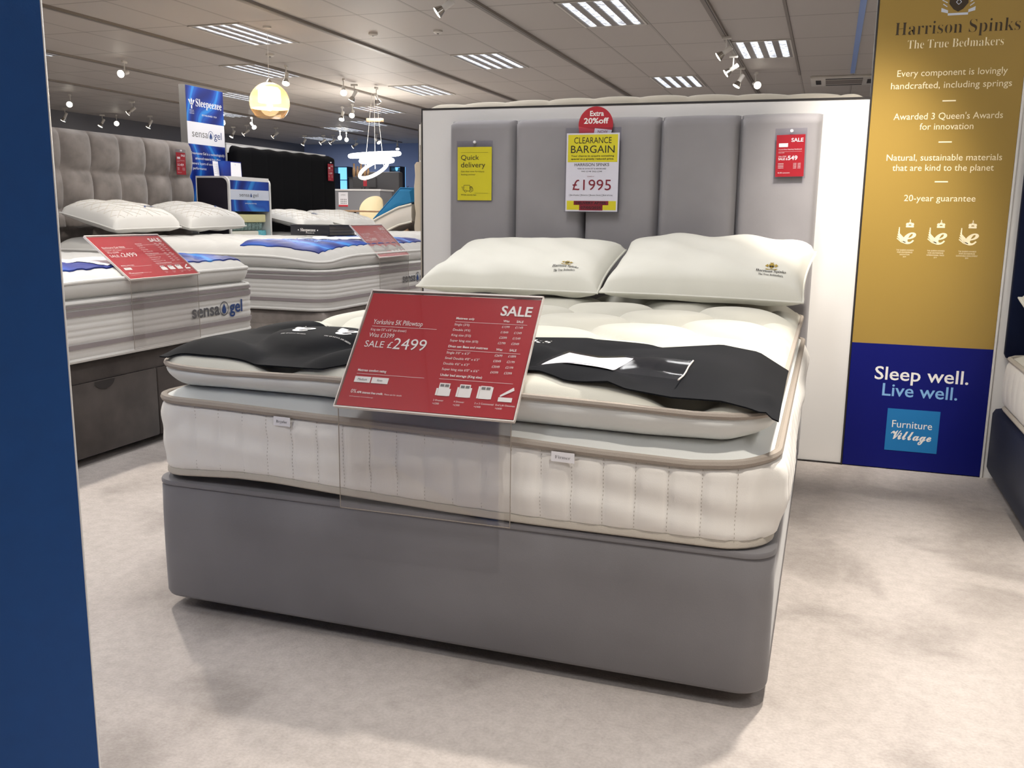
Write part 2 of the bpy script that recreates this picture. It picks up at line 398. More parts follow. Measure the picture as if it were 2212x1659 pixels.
def text(mb, fr, body, u, v, h, w=None, al='L', sty='sans', d=.0006, warp=None):
    """body with cap height h; w fixes its total width; (u, v) is the baseline point"""
    if mb.auto: mb.cut()
    if sty not in CAP: CAP[sty] = max(p[1] for p in glyphs('H', sty)[0])
    vs, fs, x0, x1 = glyphs(body, sty); sy = h / CAP[sty]; sx = sy if w is None else w / (x1 - x0)
    W = (x1 - x0) * sx; o = u - (0 if al == 'L' else W / 2 if al == 'C' else W)
    P = [(o + (x - x0) * sx, v + y * sy) for x, y in vs]
    fs = [f[::-1] if area2(P, f) < 0 else f for f in fs]
    mb.add([fr.pt(a, b, d) for a, b in P] if fr else [warp(a, b) for a, b in P], fs)
def area2(P, f): return sum(P[f[i - 1]][0] * P[f[i]][1] - P[f[i]][0] * P[f[i - 1]][1] for i in range(len(f)))
def disc(mb, fr, u, v, r, d, n=40, a0=0, a1=2 * PI):
    mb.poly(fr, [(u + r * math.cos(a0 + (a1 - a0) * i / n), v + r * math.sin(a0 + (a1 - a0) * i / n)) for i in range(n + (0 if a1 - a0 > 6.2 else 1))], d)
def drop(mb, fr, u, v, r, d, warp=None):
    pts = [(u + r * math.cos(a), v + r * math.sin(a)) for a in [math.radians(x) for x in range(150, 391, 20)]] + [(u, v + 2.1 * r)]
    mb.add([fr.pt(a, b, d) if fr else warp(a, b) for a, b in pts], [tuple(range(len(pts)))])
def ringp(mb, fr, u, v, r, wd, d, n=28, warp=None):
    for i in range(n):
        a, b = 2 * PI * i / n, 2 * PI * (i + 1) / n
        q = [(u + math.cos(t) * x, v + math.sin(t) * x) for t, x in ((a, r), (b, r), (b, r - wd), (a, r - wd))]
        mb.add([fr.pt(x, y, d) if fr else warp(x, y) for x, y in q], [(0, 1, 2, 3)])


# ================================================================== the setting
struct('floor', MB().box(-16, 6, -5, 24, -.06, 0), 'carpet')
struct('ceiling', MB().box(-16, 6, -5, 24, HC, HC + .06), 'ceiling')
struct('wall_left', MB().box(-13.1, -13, -5, 22, 0, HC), 'wall_grey')
struct('wall_far', MB().box(-13, 6, 22, 22.1, 0, HC), 'wall_blue')
struct('wall_right', MB().box(6, 6.1, -5, 22, 0, HC), 'wall_cream')
struct('wall_near', MB().box(-13, 6, -5.1, -5, 0, HC), 'wall_cream')
struct('wall_back', MB().box(-.217, 1.668, 2.12, 2.165, .006, 1.455), 'wall_white')
struct('trim_1', MB().box(-.223, 1.672, 2.118, 2.167, 1.455, 1.463), 'dark_trim')
struct('trim_2', MB().box(-.223, -.217, 2.118, 2.167, 0, 1.455), 'dark_trim')
struct('trim_3', MB().box(-.217, 1.668, 2.112, 2.165, 0, .006), 'dark_trim')
struct('trim_4', MB().box(1.668, 1.674, 2.110, 2.165, 0, 2.42), 'dark_trim')
struct('wall_back_right', MB().box(2.196, 4.4, 2.12, 2.165, 0, 1.463), 'wall_white')
struct('trim_5', MB().box(2.188, 2.196, 2.112, 2.165, 0, 2.42), 'white_trim')

# ================================================================== main bed
WB, LB, ZB, ZT = 1.5, 2.0, .034, .343
t = thing('divan_base', 'grey velvet divan base of the large front bed, under the ivory mattress', 'bed base', (.75, 1.0, 0))
mb = MB(); R = []
for z, i in ((ZB, .012), (ZB + .004, .003), (ZB + .012, 0), (.15, -.001), (.25, -.001), (ZT - .020, 0), (ZT - .016, .003), (ZT - .013, .003)):
    R.append([(p[0], p[1], z) for p in rrect(0 + i, WB - i, 0 + i, LB - i, .062, 8)])
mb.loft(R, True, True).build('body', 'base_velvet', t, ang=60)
mb = MB(); R = []
for z, i in ((ZT - .014, .004), (ZT - .012, -.0005), (ZT - .006, -.001), (ZT - .0015, .0005), (ZT, .004)):
    R.append([(p[0], p[1], z) for p in rrect(i, WB - i, i, LB - i, .062, 8)])
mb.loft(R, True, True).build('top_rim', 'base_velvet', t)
for x, y in ((.12, .16), (1.38, .16), (.12, 1.84), (1.38, 1.84)):
    MB().lathe([(.022, 0), (.024, .006), (.018, .012), (.018, ZB + .004)], (x, y, 0)).build('glide_foot', 'dark_trim', t)

IN = lambda x, xs, ys: float(np.interp(x, xs, ys))
def fb(y): return math.exp(-max(0, y) / .35)
def zbot(x, y): return .3465 + fb(y) * max(0, IN(x, [.0, .12, .25, .36, .52, .8, 1.0], [.006, .014, .022, .022, .014, .004, 0]))
def zpip(x, y): return .534 + fb(y) * (IN(x, [0, .23, .48, .94, 1.14, 1.33, 1.42, 1.49], [.549, .545, .538, .528, .519, .515, .523, .534]) - .534)
def zseam(x, y): return .566 + fb(y) * (IN(x, [0, .2, .46, .94, 1.23, 1.38, 1.48], [.574, .576, .575, .557, .553, .556, .566]) - .566)
def zpp(x, y): return .625 + fb(y) * (IN(x, [0, .15, .24, .49, .96, 1.14, 1.33, 1.46], [.634, .625, .624, .628, .624, .620, .614, .618]) - .625)
MX0, MX1, MY0, MY1, MR = .004, 1.488, 0.0, 1.985, .10
def tuft(x, y):
    a, b = .235, .20; p, q = (x / a + y / b) / 2 + .15, (x / a - y / b) / 2 + .3
    dp, dq = p - round(p), q - round(q); d = math.hypot((dp + dq) * a, (dp - dq) * b)
    ridge = min(abs(dp), abs(dq))
    return 1 - .75 * math.exp(-(d / .065) ** 2) - .38 * math.exp(-(ridge / .12) ** 2)
def ztop(x, y):
    d = edge_d(x, y, MX0, MX1, MY0, MY1); k = 1 - math.exp(-d / .075)
    return zpp(x, y) + .004 + .046 * k + .085 * k * (tuft(x, y) - .78) + .006 * k * math.sin(3 * x + 2 * y)
t = thing('mattress', 'ivory pillowtop mattress with taupe piping on the grey velvet base', 'mattress', (.75, 1.0, ZT))
pm = perim(MX0, MX1, MY0, MY1, MR, 10, .0085)
SP = .0672
def stitch_ph(s): x = s / SP + .42; return (x - round(x)) * SP
R = []
for k in range(17):
    f = k / 16; ring = []
    for x, y, nx, ny, s in pm:
        z0, z1 = zbot(x, y) + .012, zpip(x, y) - .006
        g = math.sin(PI * f) ** .5 if 0 < f < 1 else 0
        o = .012 * g - .0075 * g * math.exp(-(stitch_ph(s) / .0065) ** 2) - .002 * g * math.exp(-(stitch_ph(s) / .02) ** 2) + .003 * g * math.sin(7 * s + 6 * f) - (.004 if f == 1 or f == 0 else 0) + (.016 * g * max(0, nx) if y > .05 else 0)
        o += .004 * math.sin(2 * PI * f * 2.2 + 3 * math.sin(5 * s)) * g * .6
        ring.append((x + nx * o, y + ny * o, z0 + (z1 - z0) * f))
    R.append(ring)
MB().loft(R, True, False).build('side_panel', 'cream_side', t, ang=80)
p2 = perim(MX0, MX1, MY0, MY1, MR, 8, .03)
def band(prof):
    return [[(x + nx * o, y + ny * o, zf(x, y) + dz) for x, y, nx, ny, s in p2] for o, zf, dz in prof]
MB().loft(band([(-.006, zbot, .018), (.002, zbot, .017), (.004, zbot, .011), (.004, zbot, .004), (0, zbot, 0), (-.02, zbot, 0)]), True, False).build('edge_tape', 'tape_light', t)
MB().tube([(x + nx * .002, y + ny * .002, zpip(x, y)) for x, y, nx, ny, s in p2], .0095, 8, True).build('border_piping', 'taupe', t)
MB().loft(band([(-.004, zpip, .002), (-.02, zpip, .010), (-.05, zseam, -.004), (-.075, zseam, .0)])).build('ledge', 'ledge', t)
R = []
for k in range(9):
    f = k / 8
    R.append([(x + nx * o, y + ny * o, zseam(x, y) + (zpp(x, y) - zseam(x, y)) * f) for x, y, nx, ny, s in pm[::2] for o in [-.058 + .052 * math.sin(PI / 2 * min(1, f * 1.25)) ** .7 + .0025 * math.sin(41 * s) * math.sin(PI * f) - .006 * max(0, f - .8) * 5]])
MB().loft(R).build('pillowtop_side', 'ledge', t, ang=80)
MB().tube([(x - nx * .008, y - ny * .008, zpp(x, y)) for x, y, nx, ny, s in p2], .0075, 8, True).build('pillowtop_piping', 'taupe', t)
def topP(u, v):
    x, y = sq2rr(u, v, MX0 + .010, MX1 - .010, MY0 + .010, MY1 - .010, MR - .01); return (x, y, ztop(x, y) if 0 < u < 1 and 0 < v < 1 else zpp(x, y))
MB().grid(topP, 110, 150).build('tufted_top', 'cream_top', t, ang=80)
mb = MB()
for x, y, nx, ny, s in perim(MX0, MX1, MY0, MY1, MR, 10, .0021):
    if abs(stitch_ph(s)) < .00105 and (y < .3 or x > 1.3) and y < 1.9:
        z0, z1 = zbot(x, y) + .02, zpip(x, y) - .015; n = int((z1 - z0) / .0075); tx, ty = -ny, nx
        for k in range(n):
            f = (k + .2) / n; f2 = (k + .62) / n; q = []
            for ff, sg in ((f, -1), (f, 1), (f2, 1), (f2, -1)):
                g = math.sin(PI * ff) ** .5; o = .0033 * g + .003 * g * math.sin(7 * s + 6 * ff) + .0024 * math.sin(2 * PI * ff * 2.2 + 3 * math.sin(5 * s)) * g + .0012
                q.append((x + nx * o + tx * .0006 * sg, y + ny * o + ty * .0006 * sg, z0 - .008 + (z1 - z0 + .016) * ff))
            mb.add(q, [(0, 1, 2, 3)])
mb.build('stitching', 'stitch', t, False)
for x, word, wd in ((.393, 'Regular', .044), (1.066, 'Firmer', .05)):
    z = zpip(x, 0) - .006; f = Fr((x, -.011, z), (1, 0, -.02), (0, .10, 1)); f2 = Fr((x, -.014, z), (1, 0, -.02), (0, .05, 1))
    c = MB(); c.slab(f2, -wd / 2, wd / 2, -.021, 0, -.001, 0); q = c.build('fabric_label', 'white_card', t, False); q['label'] = 'white %s tag sewn under the piping' % ('left' if x < .6 else 'right')
    c = MB(); text(c, f2, word, 0, -.014, .0065, wd * .66, 'C', 'serif', .0006); c.build('lettering', 'grey_print', q, False)
for y0 in (.62, 1.05, 1.5):       # fabric pull handles on the right side
    c = MB(); c.tube([(1.500 + .007 * math.sin(PI * k / 8), y0 - .055 + .11 * k / 8, .455 + .010 * math.sin(PI * k / 8)) for k in range(9)], .004, 6); c.build('side_handle', 'cream', t)
c = MB(); c.lathe([(.007, 0), (.007, .003), (.004, .003)], (1.499, .33, .485), (1, 0, 0), 10); c.build('air_vent', 'black_print', t)

# upholstered headboard of the main bed
t = thing('headboard', 'grey velvet headboard with five vertical panels against the white partition', 'headboard', (.725, 2.06, 0))
hx = [-.052, .252, .565, .879, 1.194, 1.503]
MB().box(-.05, 1.50, 2.075, 2.116, .034, 1.385).build('backing_board', 'velvet_lip', t)
for a, b in zip(hx[:-1], hx[1:]):
    def F(u, v, a=a, b=b):
        x = a + .0015 + (b - a - .003) * u; z = .10 + 1.30 * v
        eu = 1 - abs(2 * u - 1) ** 16; ev = min(1, (1 - v) * 1.30 / .028); k = (eu ** .5) * (max(0, 1 - (1 - ev) ** 3) ** .6)
        zc = z + .003 * math.sin(PI * u) * v - .003 * v * abs(2 * u - 1) ** 20
        return (x, 2.078 - .064 * k - .004 * math.sin(4 * v + 7 * a) * k, zc)
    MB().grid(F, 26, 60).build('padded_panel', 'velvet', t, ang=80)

# headboard of the bed that stands back to back behind the partition
t = thing('tufted_headboard', 'cream scallop-topped headboard showing just above the white partition', 'headboard', (.72, 2.22, 0))
def F(u, v):
    x = -.25 + 1.95 * u; k = (x + .25) / .19; sc = abs(math.sin(PI * k)) ** .55; e = min(1, u / .035, (1 - u) / .05)
    return (x, 2.30 - .09 * (1 - (2 * v - 1) ** 4) * e ** .5 * (.75 + .25 * sc), .1 + (1.372 + .010 * sc + .012 * math.sin(PI * u) - .03 * (1 - e) ** 2) * (1 - abs(2 * v - 1) ** 2.4 if False else 1) * v)
mb = MB(); R = []
N = 160
for zz, yo, dz in ((.05, 2.185, 0), (.7, 2.18, 0), (1.40, 2.185, 0), (1.45, 2.19, 1), (1.472, 2.205, 1), (1.48, 2.235, 1), (1.472, 2.265, 1), (1.44, 2.28, 1), (.05, 2.285, 0)):
    R.append([(-.262 + 1.945 * i / N, yo + .008 * (1 - abs(math.sin(PI * i / N * 9.6)) ** .5) * (1 if yo < 2.23 else -1), zz + dz * (.010 * abs(math.sin(PI * i / N * 9.6)) ** .5 + .016 * math.sin(PI * i / N) - .045 * max(0, 1 - min(i, N - i) / 7) ** 2)) for i in range(N + 1)])
vs = [p for r in R for p in r]; fs = [(k * (N + 1) + i, k * (N + 1) + i + 1, (k + 1) * (N + 1) + i + 1, (k + 1) * (N + 1) + i) for k in range(len(R) - 1) for i in range(N)]
mb.add(vs, fs).build('padding', 'beige', t, ang=70)
MB().box(-.20, 1.62, 2.286, 2.31, 0, 1.40).build('backing_board', 'felt', t)


# ------------------------------------------------------------------ pillows
class Pillow:
    def __init__(s, bl, br, tr, tl, th, tb, seed=0, pinch=.022, nrm=None):
        s.c = [Vector(p) for p in (bl, br, tr, tl)]; s.th, s.tb, s.sd, s.pinch = th, tb, seed, pinch
        s.n = nrm or (s.c[1] - s.c[0]).cross(s.c[3] - s.c[0]).normalized()
    def P(s, u, v, side=1, lift=0):
        a, b = 2 * u - 1, 2 * v - 1; pu, pv = s.pinch * (1 - a * a) * b, s.pinch * (1 - b * b) * a
        uu, vv = u - pv, v - pu * .8
        p = (s.c[0] * (1 - uu) + s.c[1] * uu) * (1 - vv) + (s.c[3] * (1 - uu) + s.c[2] * uu) * vv
        k = (max(0, (1 - a ** 6)) * max(0, (1 - b ** 6))) ** .40
        k = k * (.82 + .18 * (1 - b * b) * (1 - a * a))
        wr = .009 * math.sin(9 * a + 4 * b + s.sd) * math.sin(5 * b + s.sd * 2) * k + .007 * math.sin(16 * (a - b) + s.sd) * (a * a * b * b) * (1 - a ** 6) * (1 - b ** 6)
        return p + s.n * ((s.th if side > 0 else -s.tb) * k + wr * side + lift)
def pillow(name_label, pl, m='cream', cat='pillow', group=None, name='pillow', piping=True):
    c = sum((x for x in pl.c), Vector()) / 4; t = thing(name, name_label, cat, (c.x, c.y, c.z - pl.tb), group)
    MB().grid(lambda u, v: pl.P(u, v, 1), 44, 32).grid(lambda u, v: pl.P(u, v, -1), 44, 32, True).build('cover', m, t, ang=85)
    if piping:
        E = [(i / 24, 0) for i in range(24)] + [(1, i / 18) for i in range(18)] + [(1 - i / 24, 1) for i in range(24)] + [(0, 1 - i / 18) for i in range(18)]
        MB().tube([pl.P(u, v) for u, v in E], .0045, 6, True).build('edge_piping', m, t)
    return t
def crest(mb, warp, u, v, s):
    for pts in ([(-.55, 0), (-.3, -.55), (0, -.8), (.3, -.55), (.55, 0), (.45, .5), (-.45, .5)], [(-1.25, .1), (-.75, .55), (-.6, .1), (-.75, -.45)], [(1.25, .1), (.75, -.45), (.6, .1), (.75, .55)], [(-.25, .55), (.25, .55), (.35, 1.0), (0, .85), (-.35, 1.0)], [(-1.2, -.75), (-.4, -.95), (.4, -.95), (1.2, -.75), (.9, -1.1), (-.9, -1.1)]):
        mb.add([warp(u + a * s, v + b * s) for a, b in pts], [tuple(range(len(pts)))])
def spinks(t, pl, uc, vc, W, H):
    """embroidered maker's mark, W and H are the pillow's size in metres"""
    wp = lambda x, y: pl.P(uc + x / W, vc + y / H, 1, .0022)
    wq = lambda x, y: pl.P(uc + x / W, vc + y / H, 1, .0028)
    c = MB(); crest(c, wp, 0, .036, .0185); c.build('crest', 'gold_thread', t, False)
    c = MB(); text(c, None, 'Harrison Spinks', 0, 0, .0140, .105, 'C', 'serifb', warp=wp); text(c, None, 'The True Bedmakers', 0, -.020, .010, .086, 'C', 'serifb', warp=wp)
    for a in (-.25, .25): c.add([wq(a * .015 + x * .005, .032 + y * .005) for x, y in ((0, 1), (1, 0), (0, -1), (-1, 0))], [(3, 2, 1, 0)])
    c.build('embroidery', 'black_print', t, False)
pa = Pillow((.02, 1.53, .715), (.755, 1.54, .715), (.775, 1.93, .862), (.07, 1.95, .850), .088, .05, 1.3)
t = pillow('cream pillow at the left of the main bed, leaning on the grey headboard', pa, group='cream pillows on the main bed')
spinks(t, pa, .815, .135, .73, .42)
pb = Pillow((.77, 1.51, .722), (1.488, 1.52, .712), (1.515, 1.92, .872), (.785, 1.96, .875), .100, .05, 2.1)
t = pillow('cream pillow at the right of the main bed, overlapping its neighbour', pb, group='cream pillows on the main bed')
spinks(t, pb, .838, .15, .72, .42)

# ------------------------------------------------------------------ black foot runner with printed awards
fx = [.03, .238, .487, .956, 1.10, 1.146, 1.185, 1.28, 1.38, 1.434, 1.485]; fz = [.645, .641, .646, .648, .657, .662, .650, .641, .642, .632, .612]
bx_ = [.03, .133, .265, .476, .865, 1.009, 1.08, 1.182, 1.336, 1.42, 1.486]; bz_ = [.668, .676, .679, .680, .690, .696, .680, .683, .702, .690, .650]
def runP(u, v, lift=0):
    x = .030 + 1.456 * u; yf = .018 + .010 * math.sin(9 * x) + .018 * max(0, min(1, (x - .48) / .06, (1.05 - x) / .06)) + (.02 if .5 < u < .9 else 0) * math.sin(PI * (u - .5) / .4); yb = .40 + .015 * math.sin(7 * x + 1)
    yf -= .022 * max(0, (u - .9) / .1); y = yf + (yb - yf) * v; zl = IN(x, fx, fz) * (1 - v) + IN(x, bx_, bz_) * v + .012 * math.sin(PI * v) + .004 * math.sin(14 * x + 5 * v) * math.sin(PI * v)
    xx = max(MX0, min(MX1, x)); base = ztop(min(xx, 1.484), max(.011, y))
    side = max(0, (u - .93) / .07)
    z = max(zl, base + .005) if u < .99 else zl
    return Vector((x + .004 * side, y, z + lift))
mb = MB(); mb.grid(lambda u, v: runP(u, v, .004), 120, 24); mb.grid(lambda u, v: runP(u, v, .0012), 120, 24, True)
E = [(i / 120, 0) for i in range(120)] + [(1, i / 24) for i in range(24)] + [(1 - i / 120, 1) for i in range(120)] + [(0, 1 - i / 24) for i in range(24)]
mb.loft([[runP(u, v, .0012) for u, v in E], [runP(u, v, .004) for u, v in E]])
t = thing('bed_runner', 'black fabric runner draped across the foot of the ivory mattress', 'bed runner', (.75, .2, .64))
mb.build('cloth', 'black_cloth', t, ang=70)
c = MB(True); wr = lambda x, y: runP((x - .03) / 1.456, (y - .02) / .38, .0052)
for x in (.31, .44):
    text(c, None, 'e', x, .20, .075, .052, 'C', 'ital', warp=wr)
    c.auto = False
    for k in range(4): c.add([wr(x - .035 - .004 * k + a, .235 + .012 * k + b) for a, b in ((0, 0), (.03, -.02), (.034, -.012), (.002, .01))], [(0, 1, 2, 3)])
    for k in range(5): c.add([wr(x + .015 + .009 * k + a, .31 + b) for a, b in ((0, 0), (.006, 0), (.003, .022))], [(0, 1, 2)])
    c.cut(); text(c, None, "THE QUEEN'S AWARDS", x, .172, .005, .075, 'C', 'serif', warp=wr); c.auto = True
text(c, None, 'Harrison Spinks', .72, .31, .045, .42, 'C', 'serif', warp=wr)
text(c, None, 'The True Bedmakers', .33, .345, .012, .20, 'C', 'serif', warp=wr)
c.build('printed_awards', 'white_print', t, False)

# clear document sleeve lying on the runner
t = thing('document_sleeve', 'clear plastic sleeve holding white paper, lying on the black runner', 'document sleeve', (1.12, .09, .67))
def slv(u, v, lift=0):
    a = Vector((.965, .105, 0)) * (1 - u) + Vector((1.285, .065, 0)) * u; b = Vector((1.005, .235, 0)) * (1 - u) + Vector((1.295, .205, 0)) * u; p = a * (1 - v) + b * v
    q = runP(max(0, min(1, (p.x - .03) / 1.456)), max(0, min(1, (p.y - .02) / .38)), .0)
    return Vector((p.x, p.y, max(q.z + .004, .668 + .004 * math.sin(3 * u) + .004 * v) + lift))
MB().grid(lambda u, v: slv(u, v, .0035), 24, 8).build('plastic_cover', 'plastic', t)
MB().grid(lambda u, v: slv(.03 + u * .52, .06 + .86 * v, .002), 24, 8).build('paper_sheet', 'white_card', t)
c = MB(); c.tube([slv(1, k / 6, .003) for k in range(7)], .0018, 6); c.build('zip_edge', 'edge', t)


# ------------------------------------------------------------------ acrylic price stands
def sale_card(fr, t, W, H, big=True, title='Yorkshire 5K Pillowtop', comfort=True):
    c = MB(); X = lambda u: u * W; Y = lambda v: (1 - v) * H
    def tx(s, u, v, h, w=None, al='L', sty='sans'): text(c, fr, s, X(u), Y(v), h * H, None if w is None else w * W, al, sty, .0012)
    def ln(u0, u1, v): c.rect(fr, X(u0), X(u1), Y(v) - .0004, Y(v) + .0004, .0012)
    tx('SALE', .965, .152, .085, .175, 'R', 'bold')
    tx(title, .06, .285, .042, .30)
    ln(.06, .45, .305); tx("King size 5'0\" x 6'6\" (no drawer)", .06, .345, .022, .215); tx('Was £3399', .06, .402, .037, .152)
    tx('SALE', .052, .492, .055, .115); tx('£', .19, .492, .055, .028); tx('2499', .222, .497, .095, .195)
    tx('Mattress comfort rating', .062, .705, .020, .17, sty='bold'); ln(.062, .46, .727)
    c.rect(fr, X(.06), X(.155), Y(.80), Y(.75), .0012)
    if comfort: c.rect(fr, X(.162), X(.26), Y(.80), Y(.75), .0012)
    tx('0%', .062, .892, .030, .032); tx('APR interest free credit.', .098, .892, .018, .155, sty='bold'); tx('Please ask for details', .262, .892, .012, .10)
    tx('0% APR representative. Terms and conditions apply', .062, .925, .008, .14)
    def tab(v, head, rows, pr):
        tx(head, .545, v, .019, None, sty='bold'); tx('Was', .852, v + .004, .019, .035, 'R', 'bold'); tx('SALE', .93, v + .004, .019, .038, 'R', 'bold'); ln(.545, .955, v + .022)
        for k, (a, b) in enumerate(zip(rows, pr)):
            y = v + .055 + .047 * k; tx(a, .545, y, .019); tx(b[0], .86, y, .019, .042, 'R'); tx(b[1], .935, y, .019, .042, 'R')
    tab(.205, 'Mattress only', ["Single (3'0)", "Double (4'6)", "King size (5'0)", "Super king size (6'0)"], [('£1599', '£1149'), ('£1849', '£1349'), ('£2099', '£1549'), ('£2799', '£2049')])
    tab(.452, 'Divan set: Base and mattress', ["Single 3'0\" x 6'3\"", "Small Double 4'0\" x 6'3\"", "Double 4'6\" x 6'3\"", "Super king size 6'0\" x 6'6\""], [('£2699', '£1899'), ('£3049', '£2199'), ('£3049', '£2199'), ('£4399', '£3399')])
    tx('Under bed storage (King size)', .545, .697, .019, .235, sty='bold'); ln(.545, .955, .722)
    for k, (a, b) in enumerate((('2 Drawer', '+£200'), ('4 Drawer', '+£300'), ('2 x 2 Continental', '+£400'), ('End Lift Ottoman', '+£600'))):
        u = .545 + .115 * k; tx(a, u, .905, .014); tx(b, u, .932, .014)
        if k < 3:
            c.rect(fr, X(u + .012), X(u + .072), Y(.86), Y(.755), .0012)
            for du in (.003, .074): c.rect(fr, X(u + du - .002), X(u + du + .008), Y(.858), Y(.80 - .02 * k), .0012)
        else:
            c.rect(fr, X(u + .005), X(u + .08), Y(.87), Y(.835), .0012); c.poly(fr, [(X(u + .01), Y(.82)), (X(u + .012), Y(.835)), (X(u + .082), Y(.775)), (X(u + .075), Y(.75))], .0012)
    c.build('lettering', 'white_print', t, False)
    c = MB(True); text(c, fr, 'Medium', X(.1075), Y(.785), .020 * H, .055 * W, 'C', 'sans', .0018)
    if comfort: text(c, fr, 'Firm', X(.211), Y(.785), .020 * H, .03 * W, 'C', 'sans', .0018)
    for k in range(3):
        c.cut()
        for q in (0, 1): c.rect(fr, X(.545 + .115 * k + .018 + .027 * q), X(.545 + .115 * k + .040 + .027 * q), Y(.785), Y(.765), .0018)
    c.build('small_print', 'grey_print', t, False)
def price_stand(label, o, ax, back, W, dz, dy, dropz, title, comfort=True, foot=.0):
    """o: lower left corner of the tilted card; back: horizontal direction the card leans"""
    o, ax, back = Vector(o), Vector(ax).normalized(), Vector(back).normalized(); t = thing('price_stand', label, 'sale sign', tuple(o + ax * W / 2 - Vector((0, 0, dropz))), 'red price stands on mattresses')
    H = math.hypot(dz, dy); fr = Fr(o, ax, back * dy + Vector((0, 0, dz)))
    c = MB(); c.slab(fr, 0, W, 0, H, -.0015, 0); crd = c.build('card', 'red', t, False)
    c = MB(); c.slab(fr, -.004, W + .004, -.004, H + .008, .0022, .0038); c.build('clear_front', 'clear', t, False)
    c = MB(); c.slab(fr, -.004, W + .004, -.004, H + .008, -.0045, -.003); c.build('clear_back', 'clear', t, False)
    c = MB(); c.slab(fr, -.004, W + .004, H + .0045, H + .0085, -.005, .004); c.slab(fr, -.0045, -.0025, -.004, H + .008, -.005, .004); c.slab(fr, W + .0025, W + .0045, -.004, H + .008, -.005, .004); c.slab(fr, -.004, W + .004, -.006, -.0035, -.005, .004); c.build('polished_edge', 'edge', t, False)
    fv = Fr(o - Vector((0, 0, dropz)), ax, (0, 0, 1))
    c = MB(); c.slab(fv, .004, W - .004, 0, dropz - .005, -.002, .0); c.build('hanging_sheet', 'clear', t, False)
    c = MB()
    for u in (.004, W - .0052): c.slab(fv, u, u + .0012, 0, dropz - .005, -.002, .0002)
    c.slab(fv, .004, W - .004, -.001, .0005, -.002, .0002); c.build('sheet_edge', 'taupe', t, False)
    sale_card(fr, crd, W, H, True, title, comfort); return t
price_stand('red sale sign in a clear acrylic stand on the front of the ivory mattress', (.552, -.042, .582), (1, .012, 0), (0, 1, 0), .412, .232, .185, .236, 'Yorkshire 5K Pillowtop')


# ------------------------------------------------------------------ tickets pinned to the main headboard
def ticket_holder(name, label, x0, x1, z0, z1, y, group=None):
    t = thing(name, label, 'price ticket', ((x0 + x1) / 2, y, z0), group); fr = Fr((x0, y, z0), (1, 0, 0), (0, 0, 1)); return t, fr
t, fr = ticket_holder('delivery_ticket', 'yellow quick delivery ticket on the leftmost headboard panel', .001, .160, 1.058, 1.286, 2.004)
crd = MB().slab(fr, 0, .158, 0, .226, -.002, 0).build('card', 'yellow', t, False)
MB().slab(fr, -.004, .162, -.004, .252, -.004, -.0025).slab(fr, -.004, .162, -.004, .252, .0022, .003).build('plastic_pocket', 'plastic', t, False)
MB().lathe([(.006, -.004), (.006, .006), (.003, .008)], (.081, 2.004, 1.304), (0, -1, 0), 10).build('pin', 'white_card', t)
c = MB()
text(c, fr, 'Quick', .016, .172, .020, .084, 'L'); text(c, fr, 'delivery', .016, .140, .022, .113, 'L')
text(c, fr, 'Get that new furniture', .016, .120, .006, .108); text(c, fr, 'feeling sooner', .016, .107, .006, .068); text(c, fr, 'While stocks last', .016, .020, .007, .072)
q = lambda pts: c.line(fr, pts, .0016, .0006)
q([(.030, .040), (.030, .064), (.058, .064), (.058, .040)]); q([(.058, .058), (.067, .058), (.072, .050), (.072, .040), (.066, .040)]); q([(.030, .040), (.033, .040)]); q([(.043, .040), (.056, .040)])
for u in (.038, .061): ringp(c, fr, u, .039, .0052, .0015, .0007)
for k in range(3): q([(.018 + .003 * k, .056 - .006 * k), (.028, .056 - .006 * k)])
q([(.060, .048), (.060, .056), (.066, .056), (.069, .048), (.060, .048)])
c.rect(fr, .016, .142, .202, .2027, .0006); c.rect(fr, .08, .142, .030, .0307, .0006)
c.build('lettering', 'black_print', crd, False)

t, fr = ticket_holder('discount_disc', 'round red extra discount disc above the clearance ticket', .545, .690, 1.300, 1.44, 1.990)
c = MB(); disc(c, fr, .073, .066, .0725, 0, 56); disc(c, fr, .073, .066, .0725, -.0015, 56); crd = c.build('card', 'red', t, False)
c = MB(); text(c, fr, 'Extra', .077, .101, .020, .058, 'C', 'bold'); text(c, fr, '20%off', .075, .071, .022, .104, 'C', 'bold'); c.build('lettering', 'white_print', crd, False)
c = MB(); c.poly(fr, [(.001, .060), (.068, .047), (.064, .018), (.005, .030)], .0007); c.build('patch', 'pink', t, False)
c = MB(); c.poly(fr, [(.070, .052), (.142, .044), (.136, .022), (.064, .018)], .0010); q = c.build('sticker', 'white_card', t, False)
c = MB(); text(c, fr, 'NOW', .104, .032, .012, .042, 'C', 'sans', .0018); c.build('sticker_lettering', 'red_dark', q, False)

t, fr = ticket_holder('clearance_ticket', 'yellow and white clearance bargain ticket in the middle of the headboard', .500, .723, 1.016, 1.334, 1.978)
W_, H_ = .222, .316
crd = MB().slab(fr, 0, W_, 0, H_, -.002, 0).build('card', 'white_card', t, False)
MB().slab(fr, -.006, W_ + .006, -.004, H_ + .022, -.006, -.0045).slab(fr, -.006, W_ + .006, -.004, H_ + .022, .0032, .004).build('plastic_pocket', 'plastic', t, False)
MB().rect(fr, .006, W_ - .006, .200, H_ - .006, .0005).cut().rect(fr, .006, W_ - .006, .006, .043, .0005).build('yellow_band', 'yellow', crd, False)
c = MB(); c.rect(fr, .036, W_ - .038, .026, .043, .0010); c.rect(fr, .060, W_ - .062, .004, .027, .0010); c.build('red_block', 'red_dark', crd, False)
c = MB(); text(c, fr, 'CLEARANCE', .111, .275, .024, .158, 'C', 'sans', .001); text(c, fr, 'BARGAIN', .111, .237, .029, .184, 'C', 'sans', .001)
